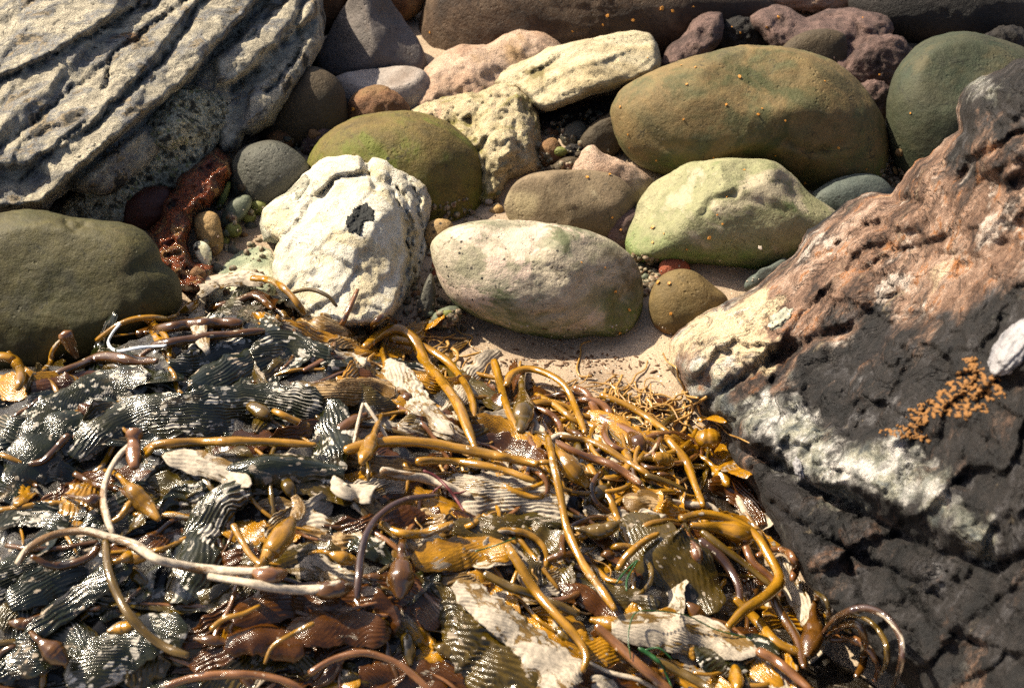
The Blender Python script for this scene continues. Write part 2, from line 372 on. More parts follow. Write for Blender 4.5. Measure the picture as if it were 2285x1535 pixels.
M['shell'] = rock_mat('shell_pale', [(196, 190, 160), (214, 208, 180), (180, 176, 140)], 20, (1, 1, 1), (0, 0, 0), .1, 300, [(DK, 50, .3, .5)], None, .4, .001)
M['left'] = rock_mat('rock_layered_buff', [(88, 86, 80), (142, 134, 118), (180, 170, 148), (160, 152, 134), (116, 116, 116), (168, 148, 114), (100, 98, 96)], 18, grain=.3, gscale=240, specks=[((26, 24, 24), 46, .26, .53)], rough=.75, bump=.006, patches=[((52, 50, 46), 18, .58, .66), ((150, 104, 52), 14, .65, .74), ((200, 190, 166), 15, .6, .7)], veins=((36, 30, 24), 4.5, .005), along=((.7, .45, .54), 1.7))
M['conglom'] = rock_mat('rock_black_speckled', [(26, 26, 24), (80, 78, 64), (206, 198, 168), (70, 68, 54), (180, 172, 140)], 42, (1, 1, 1), (0, 0, 0), .4, 220, [((196, 186, 156), 46, .4, .36), ((150, 150, 104), 80, .36, .4)], None, .55, .008)
M['tar'] = rock_mat('tar_black', [(14, 15, 15), (34, 36, 35), (22, 23, 23)], 40, (1, 1, 1), (0, 0, 0), .3, 240, None, None, .7, .004)

def right_mat():
    m = NT('rock_dark_crusted'); v0 = m.obj()
    at = m.n('ShaderNodeAttribute', attribute_name='tone').outputs['Fac']; at2 = m.n('ShaderNodeAttribute', attribute_name='ledge').outputs['Fac']
    vs = m.aligned(v0, (.75, .45, .45), 1.8)
    dark = m.ramp(m.noise(v0, 19, 9, .74, .05), [(.3, lin(8, 8, 9)), (.43, lin(18, 17, 19)), (.53, lin(33, 29, 28)), (.61, lin(58, 56, 58)), (.7, lin(112, 110, 110))])
    pale = m.ramp(m.noise(v0, 15, 9, .72, .05), [(.26, lin(44, 48, 52)), (.37, lin(96, 102, 104)), (.45, lin(150, 148, 132)), (.52, lin(180, 178, 172)), (.62, lin(218, 212, 206))])
    cell = m.vor(v0, 42); pale = m.mix(m.mapr(cell, .45, .75, 0, .6), pale, lin(66, 72, 68))
    buff = m.ramp(m.noise(vs, 17, 9, .74, .1), [(.3, lin(20, 17, 16)), (.39, lin(60, 44, 36)), (.47, lin(106, 80, 64)), (.55, lin(146, 118, 100)), (.62, lin(178, 156, 140)), (.7, lin(138, 86, 42)), (.8, lin(70, 48, 36))])
    og = m.noise(vs, 34, 7, .75, .1); buff = m.mix(m.mapr(og, .54, .62, 0, .8), buff, lin(150, 92, 38))
    n1 = m.mapr(m.noise(v0, 8, 9, .76, .1), .25, .75, -.7, .7, False)
    wob = m.math('ADD', at, n1)
    c = m.mix(m.mapr(wob, .3, 1.0), dark, pale)
    n2 = m.mapr(m.noise(vs, 10, 9, .76, .1), .25, .75, -1.0, 1.0, False)
    c = m.mix(m.mapr(m.math('ADD', at2, n2), .2, .9), c, buff)
    dk = m.noise(vs, 9, 8, .74, .1); c = m.mix(m.mapr(dk, .56, .64, 0, .85), c, lin(26, 22, 24))
    tp = m.math('ADD', m.math('MULTIPLY', at, at2), m.mapr(m.noise(vs, 14, 8, .72, .1), .3, .7, -.5, .5, False)); c = m.mix(m.mapr(tp, .3, .8, 0, .9), c, lin(204, 184, 150))  # cream mix paints sunlight onto the rock's left tip
    wh = m.noise(v0, 11, 8, .74, .1); c = m.mix(m.math('MULTIPLY', m.mapr(wh, .56, .64), m.mapr(at2, .2, .8, .0, .9)), c, lin(196, 182, 170))
    cr = m.math('ABSOLUTE', m.math('SUBTRACT', m.noise(m.aligned(v0, (.8, -.3, -.5), 3), 8, 5, .6, 1), .5)); c = m.mix(m.mapr(cr, 0, .006, .7, 0), c, lin(18, 17, 18))
    g = m.mapr(m.noise(v0, 260, 3, .75), .25, .75, .5, 1.5, False)
    mm = m.n('ShaderNodeVectorMath', operation='SCALE'); m.l(c, mm.inputs[0]); m.l(g, mm.inputs['Scale'])
    m.l(mm.outputs[0], m.b.inputs['Base Color']); m.b.inputs['Roughness'].default_value = .7
    m.b.inputs['Specular IOR Level'].default_value = .35
    b = m.bump(m.noise(v0, 26, 8, .7), .02, 1.); b = m.bump(m.noise(vs, 70, 6, .72), .008, 1., b); b = m.bump(m.mapr(cr, 0, .02), .006, 1., b)
    m.l(b, m.b.inputs['Normal']); return m.m
M['right'] = right_mat()

def sand_mat():
    m = NT('sand'); v = m.raw()
    c = m.ramp(m.noise(v, 5, 6, .6), [(.3, lin(128, 110, 92)), (.5, lin(152, 134, 114)), (.7, lin(168, 150, 128))])
    g = m.noise(v, 520, 2, .7); c2 = m.n('ShaderNodeVectorMath', operation='SCALE'); m.l(c, c2.inputs[0]); m.l(m.mapr(g, .25, .75, .4, 1.6, False), c2.inputs['Scale'])
    d = m.vor(v, 150); f = m.math('MULTIPLY', m.mapr(d, .14, .22, 1, 0), m.mapr(m.noise(v, 16, 3, .6), .52, .66))
    c = m.mix(f, c2.outputs[0], lin(58, 44, 32))
    d = m.vor(v, 110); f = m.math('MULTIPLY', m.mapr(d, .1, .16, 1, 0), m.mapr(m.noise(v, 9, 3, .6), .52, .6))
    c = m.mix(f, c, lin(226, 216, 200))
    m.l(c, m.b.inputs['Base Color']); m.b.inputs['Roughness'].default_value = .9; m.b.inputs['Specular IOR Level'].default_value = .2
    b = m.bump(m.noise(v, 28, 6, .6), .006, .8); b = m.bump(g, .0012, .9, b); m.l(b, m.b.inputs['Normal']); return m.m
M['sand'] = sand_mat()

def kelp_mat(name, cols, crust=.62, dots=.6, ccol=(176, 160, 140), rough=.2, sheet=True, sub=.0, coat=.5, stretch=.35, cscale=38, bump=.0015, glint_stripes=0):
    m = NT(name); v = m.obj((stretch, 1, 1), (0, 0, 0), True); v1 = m.obj((1, 1, 1), (0, 0, 0), True)
    c = m.ramp(m.noise(v, 22, 5, .6, .3), [(.3+.4*i/max(1, len(cols)-1), lin(*x)) for i, x in enumerate(cols)])
    vv = m.mapr(m.noise(v, 150, 5, .7), .3, .7, .62, 1.3, False); sm = m.n('ShaderNodeVectorMath', operation='SCALE'); m.l(c, sm.inputs[0]); m.l(vv, sm.inputs['Scale']); c = sm.outputs[0]
    n = m.noise(v, cscale, 7, .68, .5)
    f = m.mapr(n, crust, crust+.035)
    if dots < 1:
        vd = m.n('ShaderNodeVectorMath', operation='MULTIPLY_ADD'); nc = m.n('ShaderNodeTexNoise'); m.l(v1, nc.inputs['Vector']); nc.inputs['Scale'].default_value = 120; nc.inputs['Detail'].default_value = 3
        m.l(nc.outputs['Color'], vd.inputs[0]); vd.inputs[1].default_value = (.006, .006, 0); m.l(m.obj((.55, 1, 1), (0, 0, 0), True), vd.inputs[2])
        big = m.mapr(m.noise(v1, 30, 4, .7), dots-.04, dots+.24, .04, .62, False)
        d = m.math('SUBTRACT', m.vor(vd.outputs[0], 120), big); f2 = m.mapr(d, -.04, .04, 1, 0)
        f = m.math('MAXIMUM', f, f2)
    if glint_stripes:
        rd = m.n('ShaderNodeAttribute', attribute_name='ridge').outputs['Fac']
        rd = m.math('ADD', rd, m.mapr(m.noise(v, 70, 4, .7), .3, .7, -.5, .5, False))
        f3 = m.math('MULTIPLY', m.mapr(rd, .35, .85), m.mapr(m.noise(v1, 13, 4, .6), glint_stripes, glint_stripes+.1))  # pale crest stripes: crust that also paints in the ridges' reflections
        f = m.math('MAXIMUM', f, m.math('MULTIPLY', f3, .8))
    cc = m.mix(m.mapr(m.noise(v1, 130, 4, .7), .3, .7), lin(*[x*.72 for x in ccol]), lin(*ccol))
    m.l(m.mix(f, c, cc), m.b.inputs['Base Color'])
    m.l(m.mapr(f, 0, 1, rough, .75), m.b.inputs['Roughness'])
    m.l(m.mapr(f, 0, 1, coat, 0), m.b.inputs['Coat Weight']); m.b.inputs['Coat Roughness'].default_value = .12
    b = m.bump(m.noise(v, 110, 6, .7), bump*1.4, .9); b = m.bump(f, .0008, .8, b)
    m.l(b, m.b.inputs['Normal'])
    if sub:
        m.b.inputs['Transmission Weight'].default_value = 0
        tr = m.n('ShaderNodeBsdfTranslucent'); m.l(m.mix(f, c, cc), tr.inputs[0]); ms = m.n('ShaderNodeMixShader'); ms.inputs[0].default_value = sub
        m.l(m.b.outputs[0], ms.inputs[1]); m.l(tr.outputs[0], ms.inputs[2]); m.l(ms.outputs[0], m.out.inputs[0])
    return m.m
K = {}
K['b_dark'] = kelp_mat('kelp_blade_dark_green', [(12, 15, 6), (34, 36, 10), (20, 25, 9), (58, 44, 11)], .6, .5, sub=.1, rough=.12, glint_stripes=0.55, coat=.5)
K['b_olive'] = kelp_mat('kelp_blade_olive', [(40, 36, 8), (84, 66, 14), (60, 54, 12)], .6, .5, sub=.28, rough=.16, glint_stripes=0.55, coat=.7)
K['b_gold'] = kelp_mat('kelp_blade_golden', [(128, 88, 10), (190, 136, 26), (152, 108, 16)], .6, .52, sub=.35, rough=.16, glint_stripes=0.54, coat=.7)
K['b_brown'] = kelp_mat('kelp_blade_brown', [(50, 28, 8), (88, 52, 14), (76, 42, 10)], .63, .6, sub=.3, rough=.14)
K['b_pale'] = kelp_mat('kelp_blade_crusted', [(84, 66, 28), (120, 92, 44), (98, 80, 30)], .45, .4, (190, 176, 156), sub=.08, rough=.3)
K['b_spot'] = kelp_mat('kelp_blade_spotted', [(16, 20, 7), (42, 40, 11), (26, 30, 10), (66, 50, 15)], .6, .42, (204, 196, 182), sub=.1, rough=.12, glint_stripes=0.53, coat=.5, cscale=46)
K['b_sandy'] = kelp_mat('kelp_blade_sandy', [(84, 60, 18), (120, 88, 34), (92, 68, 22)], .52, .46, (184, 152, 106), sub=.1, rough=.3, glint_stripes=0.42)
K['s_gold'] = kelp_mat('kelp_stipe_golden', [(100, 70, 10), (160, 114, 24), (128, 92, 16)], .62, .56, (194, 178, 156), sub=.1, rough=.16, cscale=26, coat=.9, bump=.0007)
K['s_olive'] = kelp_mat('kelp_stipe_olive', [(56, 44, 8), (92, 70, 16), (72, 56, 12)], .63, .56, (186, 172, 152), sub=.06, rough=.16, cscale=26, coat=.9, bump=.0007)
K['s_brown'] = kelp_mat('kelp_stipe_brown', [(50, 30, 8), (88, 56, 16), (66, 40, 10)], .64, .56, (182, 166, 144), sub=.06, rough=.16, cscale=26, coat=.9, bump=.0007)
K['s_red'] = kelp_mat('kelp_stipe_reddish', [(78, 46, 22), (120, 80, 44), (98, 62, 32)], .62, .56, (184, 160, 136), rough=.16, cscale=26, coat=.9, bump=.0007)
K['s_purple'] = kelp_mat('kelp_stipe_purple_brown', [(42, 28, 20), (70, 48, 36), (54, 36, 27)], .64, .56, (196, 182, 162), rough=.16, cscale=20, coat=.9, bump=.0007)
K['s_pale'] = kelp_mat('kelp_stipe_crusted', [(96, 70, 34), (124, 92, 54), (108, 78, 40)], .42, 1, (194, 178, 156), rough=.4, cscale=24)
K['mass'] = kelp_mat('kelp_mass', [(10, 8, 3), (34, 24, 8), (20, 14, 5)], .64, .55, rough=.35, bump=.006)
K['thread'] = kelp_mat('kelp_thread', [(120, 86, 40), (168, 128, 66), (138, 100, 46)], .75, 1, rough=.4)
def plain(name, col, rough=.5, sub=0):
    m = NT(name); v = m.obj(); c = m.ramp(m.noise(v, 160, 4, .6), [(.3, lin(*[x*.8 for x in col])), (.7, lin(*[min(255, x*1.1) for x in col]))])
    m.l(c, m.b.inputs['Base Color']); m.b.inputs['Roughness'].default_value = rough; return m.m
M['cord'] = plain('cord_white', (214, 218, 222), .5)
M['fly'] = plain('fly_amber', (204, 138, 46), .5)
M['flyw'] = plain('fly_pale', (186, 172, 156), .6)
M['eelgrass'] = plain('eelgrass_green', (30, 70, 30), .3)
M['redweed'] = plain('red_weed', (96, 40, 40), .5)
M['algae'] = plain('algae_orange', (118, 80, 36), .9)
M['knob'] = rock_mat('rock_white_knob', [(84, 86, 92), (132, 130, 134), (150, 148, 150), (108, 108, 112)], 34, (1, 1, 1), (0, 0, 0), .15, 260, None, None, .8, .002)
M['gravel'] = rock_mat('gravel_mixed', [(40, 40, 36), (110, 84, 56), (70, 74, 60), (150, 136, 112), (92, 56, 40), (84, 86, 78)], 70, grain=.25, gscale=300, rough=.6, bump=.001)
M['grit'] = plain('grit_pale', (168, 156, 140), .8)
M['chip'] = plain('driftwood_chip', (84, 58, 36), .8)

# ------------------------------------------------------------------ ground
def axis(lo, hi, st, far):
    a = np.arange(lo, hi, st); out = [-x for x in reversed(far)]
    return np.concatenate([[lo-x for x in reversed(far)], a, [hi+x for x in far]])
far = [.1, .3, .8, 2, 5, 12, 30, 80]
gx, gy = axis(-1.6, 1.6, .014, far), axis(.6, 4.0, .014, far)
GX, GY = np.meshgrid(gx, gy); gp = np.stack([GX.ravel(), GY.ravel()], 1)
def ground_z(p):
    q = np.c_[p, np.zeros(len(p))]
    z = .012*fbm(q*3.1, 3)+.005*fbm(q*17, 4)
    # shallow scour in front of the middle stone
    s = PT(1230, 745, gdepth(745))[:2]; d = np.hypot((p[:, 0]-s[0])/.22, (p[:, 1]-s[1])/.07)
    return z-.016*np.exp(-d*d)+.02*sstep(1.5, 1.1, p[:, 1])*0
gz = ground_z(gp); n, m_ = len(gx), len(gy)
F = [(j*n+i, j*n+i+1, (j+1)*n+i+1, (j+1)*n+i) for j in range(m_-1) for i in range(n-1)]
link('sand', np.c_[gp, gz], F, M['sand'], kind='structure', collide=True)

# ------------------------------------------------------------------ boulders and stones
B = boulder
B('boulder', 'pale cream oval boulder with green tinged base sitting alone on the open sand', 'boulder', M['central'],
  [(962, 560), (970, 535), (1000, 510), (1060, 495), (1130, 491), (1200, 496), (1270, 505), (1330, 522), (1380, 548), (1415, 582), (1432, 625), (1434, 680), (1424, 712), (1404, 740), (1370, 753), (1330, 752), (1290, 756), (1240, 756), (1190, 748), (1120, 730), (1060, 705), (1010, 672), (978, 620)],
  748, .85, 6, .022, 4, .004, 2.3, [(.75, -.05, .66, .86), (-.2, -.7, .7, .88)], dents=[([(1200, 705), (1260, 700)], 7, .004), ([(1080, 540), (1180, 575), (1300, 640)], 14, .004), ([(1380, 680), (1420, 640)], 10, .004)], paint=[([(1350, 560), (1420, 570), (1450, 650), (1430, 750), (1360, 760), (1340, 680), (1385, 620)], 22, .9)])  # painted right end: its own brown together with its shaded side
B('boulder', 'pale green boulder with a sharp sloping left edge, behind the cream oval one', 'boulder', M['green'],
  [(1397, 550), (1403, 510), (1425, 450), (1455, 410), (1495, 385), (1540, 365), (1600, 357), (1660, 355), (1710, 358), (1745, 372), (1775, 400), (1805, 432), (1850, 462), (1880, 490), (1880, 530), (1820, 580), (1720, 603), (1640, 600), (1560, 592), (1470, 592), (1415, 582)],
  597, .95, 6, .022, 4, .004, 2.4, dents=[([(1568, 475), (1580, 450), (1600, 438), (1640, 430)], 8, .009), ([(1590, 450), (1690, 445), (1760, 470)], 10, .003)], planes=[(-.75, -.35, .55, .8), (.1, -.72, .72, .95), (.75, -.25, .6, .94)])
B('boulder', 'largest smooth brown egg-shaped boulder with a curved chip mark on its face', 'boulder', M['big'],
  [(1365, 258), (1372, 225), (1395, 195), (1450, 165), (1530, 135), (1620, 114), (1690, 107), (1760, 111), (1830, 130), (1890, 165), (1940, 215), (1972, 268), (1984, 325), (1980, 375), (1955, 410), (1900, 432), (1840, 437), (1760, 430), (1640, 420), (1520, 400), (1430, 370), (1385, 322)],
  432, .95, 6, .02, 4, .004, 2.6, dents=[([(1762, 312), (1790, 335), (1815, 343), (1850, 335), (1885, 320)], 7, .009), ([(1450, 300), (1480, 330), (1540, 330)], 10, .005)], planes=[(.05, -.5, .85, .9), (.1, .75, .66, .84)])
B('boulder', 'dark green domed boulder at the right edge beside the largest brown egg-shaped one', 'boulder', M['dark_green'],
  [(1978, 245), (1982, 200), (2000, 150), (2040, 105), (2090, 82), (2150, 77), (2210, 88), (2290, 118), (2350, 160), (2380, 260), (2320, 370), (2180, 430), (2040, 420), (1990, 340)],
  425, 1.1, 6, .015, 3, .003, 2.3, [(-.1, -.4, .9, .9)])
B('boulder', 'mossy olive rounded boulder standing just behind the white rock', 'boulder', M['olive'],
  [(682, 390), (692, 350), (720, 310), (770, 275), (840, 256), (910, 250), (970, 262), (1020, 290), (1060, 330), (1082, 380), (1086, 430), (1076, 480), (1050, 520), (1000, 545), (900, 550), (760, 520), (690, 450)],
  540, 1.0, 6, .018, 4, .003, 2.3, depth=2.66)
B('boulder', 'big dull olive boulder at the left edge above the kelp', 'boulder', M['olive_dark'],
  [(-150, 560), (-60, 490), (0, 476), (60, 470), (120, 476), (175, 488), (230, 494), (280, 500), (325, 520), (352, 552), (362, 585), (388, 608), (402, 640), (400, 690), (340, 750), (220, 815), (60, 850), (-80, 830), (-150, 720)],
  815, .8, 6, .014, 4, .004, 2.6, dents=[([(285, 610), (290, 690)], 14, .004), ([(150, 496), (170, 506), (190, 502)], 7, .006)], planes=[(0, -.2, .97, .88)])
B('stone', 'flat grey brown stone with a pale corner behind the cream oval boulder', 'stone', M['greybrown'],
  [(1127, 472), (1135, 430), (1160, 400), (1200, 384), (1280, 380), (1350, 385), (1392, 405), (1418, 440), (1414, 480), (1390, 525), (1300, 545), (1170, 520)], 548, .8, 5, .02, 4, .003, 2.8, paint=[([(1120, 440), (1160, 425), (1200, 440), (1190, 480), (1150, 500), (1120, 490)], 10, 1)], planes=[(-.6, .1, .75, .8), (.2, -.5, .8, .86)])
B('stone', 'knobbly pinkish stone peeking out between the flat grey stone and the brown boulder', 'stone', M['pink'],
  [(1272, 400), (1290, 355), (1305, 330), (1325, 325), (1345, 343), (1390, 358), (1432, 382), (1457, 412), (1440, 470), (1380, 490), (1300, 460)], 482, .7, 5, .05, 5, .006)
B('stone', 'rounded olive brown stone half hidden by the tip of the crusted rock on the right', 'stone', M['brownpebble'],
  [(1448, 690), (1452, 650), (1472, 618), (1510, 601), (1550, 606), (1590, 636), (1625, 670), (1620, 720), (1565, 752), (1500, 752), (1460, 728)], 746, .8, 5, .015, 4, .003)
B('stone', 'blue grey rounded stone wedged under the largest brown egg-shaped boulder', 'stone', M['bluegrey'],
  [(1808, 440), (1850, 406), (1900, 390), (1950, 390), (1982, 410), (1996, 440), (1970, 480), (1900, 500), (1830, 490)], 492, .8, 5, .015, 4, .003)
B('stone', 'slate grey angular boulder at the top between the layered rock and the big rounded one', 'boulder', M['slate'],
  [(700, 120), (722, 95), (745, 50), (775, 10), (800, -25), (850, -30), (872, 5), (902, 45), (932, 90), (950, 130), (950, 180), (860, 200), (760, 190), (710, 160)], 200, 1.0, 5, .03, 4, .004, 2.6, [(.5, -.4, .75, .7), (-.45, -.2, .8, .75)])
B('boulder', 'huge rounded dark brown boulder along the top edge behind the pale slab', 'boulder', M['topbrown'],
  [(935, 90), (938, 40), (955, -20), (1000, -80), (1200, -130), (1450, -110), (1620, -60), (1730, 10), (1700, 90), (1540, 150), (1330, 190), (1120, 190), (1000, 175), (950, 145)], 185, .9, 6, .02, 4, .005, 2.4, depth=3.13)
B('stone', 'light grey flat-topped stone left of the pinkish tan rock', 'stone', M['ltgrey'],
  [(735, 190), (760, 168), (810, 157), (880, 148), (930, 152), (955, 170), (965, 220), (920, 260), (840, 265), (760, 240)], 262, .8, 5, .02, 4, .003, 2.6, [(0, -.8, .5, .6)])
B('stone', 'small rusty brown rock with an orange stain beside the mossy olive boulder', 'stone', M['rust'],
  [(772, 280), (778, 230), (800, 206), (830, 194), (862, 195), (892, 215), (915, 245), (915, 290), (860, 310), (790, 310)], 312, .8, 5, .05, 5, .006, 2.5)
B('stone', 'dark brown smooth boulder in the shadow under the layered rock', 'boulder', M['darkbrown'],
  [(580, 300), (620, 235), (660, 175), (695, 150), (740, 165), (768, 200), (776, 260), (760, 310), (690, 335), (610, 330)], 335, .9, 5, .015, 3, .002)
B('stone', 'dark grey rounded stone in the gap between layered rock and white rock', 'stone', M['darkgrey'],
  [(512, 400), (528, 345), (568, 320), (620, 316), (662, 338), (690, 375), (670, 430), (600, 470), (540, 460)], 466, .9, 5, .02, 4, .003)
B('stone', 'orange brown stone at the very top above the slate grey boulder', 'stone', M['rust'],
  [(800, -40), (860, -70), (960, -60), (955, 5), (920, 40), (888, 46), (850, 20)], 70, .9, 4, .03, 4, .004)
B('stone', 'rusty tan rock at the top edge touching the end of the layered rock', 'boulder', M['rust'],
  [(690, -40), (740, -80), (790, -40), (775, 10), (750, 50), (722, 80), (700, 60)], 160, .8, 4, .03, 4, .004)
B('stone', 'small round tan stone between the mossy olive boulder and the cream oval one', 'stone', M['ochre'],
  [(945, 520), (960, 495), (985, 488), (1010, 500), (1010, 540), (970, 560), (945, 550)], 560, .8, 4)
B('stone', 'dark reddish brown stone in the narrow gap left of the pale green boulder', 'stone', M['purple'],
  [(1350, 520), (1370, 490), (1400, 468), (1425, 470), (1420, 520), (1395, 560), (1360, 555)], 560, .8, 4, .05, 5, .006)
B('stone', 'brown wedge-shaped stone poking up behind the largest egg-shaped boulder', 'stone', M['darkbrown'],
  [(1730, 140), (1745, 105), (1780, 78), (1830, 66), (1878, 75), (1890, 100), (1895, 170), (1820, 200), (1740, 180)], 230, .7, 5, .015, 3, .003, 2.8)
B('boulder', 'dark bluish boulder in deep shade at the top right corner', 'boulder', M['black'],
  [(1890, 10), (1920, -30), (2040, -70), (2200, -60), (2340, 0), (2360, 90), (2200, 120), (2040, 100), (1930, 70)], 120, .9, 5, .03, 4, .006, depth=3.12)
B('pebble', 'brick red pebble lodged between the white rock and the cream oval boulder', 'pebble', M['redpebble'],
  [(963, 600), (966, 583), (985, 579), (1003, 588), (1003, 606), (990, 622), (974, 632), (964, 620)], 628, .7, 4, .04, 4, .004, 2.6)
B('pebble', 'orange red pebble resting on the sand below the pale green boulder', 'pebble', M['redpebble'],
  [(1470, 605), (1475, 585), (1495, 576), (1520, 578), (1538, 592), (1538, 612), (1505, 622), (1478, 620)], 622, .8, 4, .02)
B('pebble', 'yellow ochre pebble standing upright beside the jagged wet red rock', 'pebble', M['ochre'],
  [(432, 500), (440, 480), (462, 471), (485, 478), (494, 510), (498, 550), (480, 570), (450, 560), (438, 530)], 568, .7, 4, .05)
B('pebble', 'oblong grey green pebble in the wet gap left of the white rock', 'pebble', M['greygreen'],
  [(492, 490), (505, 460), (530, 440), (556, 436), (562, 455), (545, 485), (515, 510), (495, 508)], 512, .8, 4)
B('pebble', 'slim olive pebble leaning below the dark grey rounded stone', 'pebble', M['greenpebble'],
  [(480, 460), (495, 430), (508, 405), (516, 410), (508, 440), (490, 470)], 474, .9, 4)
for k, (x, y, r, lb) in enumerate([(578, 463, 18, 'larger round mossy green pebble touching the white rock'), (555, 484, 15, 'middle round mossy green pebble of the three near the white rock'), (521, 514, 17, 'dull mossy green pebble nearest the ochre pebble')]):
    B('pebble', lb, 'pebble', M['greenpebble'], [(x+r*math.cos(a)*1.1, y+r*math.sin(a)) for a in np.linspace(0, 2*math.pi, 9)[:-1]], y+r, .9, 4, .04, group='mossy green pebbles')
B('shell', 'pale yellowish shell-like pebble at the foot of the wet red rock', 'pebble', M['shell'],
  [(432, 548), (445, 538), (462, 544), (472, 562), (470, 588), (460, 600), (448, 590), (436, 570)], 600, .5, 4, .02)
B('stone', 'smooth maroon wet stone lying against the black speckled rock', 'stone', M['wetredsmooth'],
  [(268, 478), (275, 448), (300, 428), (340, 415), (378, 420), (385, 455), (365, 500), (320, 515), (280, 505)], 520, .8, 5, .03, 4, .003)
B('pebble', 'small pale green pebble tucked against the crusted rock on the right', 'pebble', M['bluegrey'],
  [(1660, 640), (1668, 622), (1695, 605), (1725, 588), (1750, 575), (1760, 590), (1735, 615), (1700, 640), (1672, 648)], 655, .7, 4, .03)
for (o, yb, mt, lb) in [
    ([(1202, 350), (1210, 320), (1232, 308), (1252, 325), (1255, 355), (1235, 372), (1210, 370)], 378, 'rust', 'rounded brown stone right of the lumpy cream rock'),
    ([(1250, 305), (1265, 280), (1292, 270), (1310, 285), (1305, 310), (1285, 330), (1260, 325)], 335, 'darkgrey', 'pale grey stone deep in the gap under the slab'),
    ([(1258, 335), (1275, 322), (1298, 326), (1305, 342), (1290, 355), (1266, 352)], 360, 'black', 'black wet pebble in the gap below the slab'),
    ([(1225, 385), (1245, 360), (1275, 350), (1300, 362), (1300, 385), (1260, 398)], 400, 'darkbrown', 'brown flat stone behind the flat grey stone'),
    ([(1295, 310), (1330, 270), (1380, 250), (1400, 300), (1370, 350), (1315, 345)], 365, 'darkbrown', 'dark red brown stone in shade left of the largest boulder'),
    ([(590, 330), (600, 300), (625, 290), (650, 302), (650, 330), (620, 345)], 350, 'rust', 'reddish brown pebble above the dark grey rounded stone'),
    ([(670, 335), (690, 300), (725, 285), (750, 300), (735, 330), (700, 350)], 352, 'purple', 'purplish brown pebble at the left rim of the mossy olive boulder'),
    ([(930, 690), (945, 640), (962, 610), (972, 650), (965, 700), (945, 720)], 722, 'darkgrey', 'dark upright stone sliver right of the white rock'),
    ([(960, 720), (975, 695), (1010, 682), (1032, 695), (1020, 720), (985, 735)], 738, 'greygreen', 'grey pebble on the sand under the cream oval boulder'),
    ([(1870, 180), (1885, 140), (1925, 100), (1975, 80), (2020, 95), (2035, 140), (2010, 195), (1940, 210)], 240, 'purple', 'purple brown rock between the egg-shaped and dark green boulders'),
    ([(1890, 250), (1900, 200), (1950, 180), (1985, 200), (1980, 260), (1930, 280)], 290, 'purple', 'lower purple brown rock squeezed beside the egg-shaped boulder'),
    ([(1700, 5), (1730, -30), (1850, -50), (1920, -30), (1910, 15), (1800, 25)], 60, 'pink', 'dusky pink stone at the top edge above the purple brown ledge'),
    ([(2180, 110), (2200, 75), (2260, 60), (2300, 90), (2290, 140), (2220, 145)], 160, 'black', 'blackish stone behind the dark green domed boulder'),
    ([(1590, 100), (1600, 60), (1640, 40), (1690, 50), (1712, 85), (1700, 125), (1640, 135)], 150, 'black', 'dark rock behind the left shoulder of the largest boulder')]:
    B('stone', lb, 'stone', M[mt], o, yb, .85, 5 if mt in ('purple', 'black', 'pink') else 4, .1 if mt in ('purple', 'black', 'pink') else .05, 6, .012 if mt in ('purple', 'black', 'pink') else .005, 2.7)

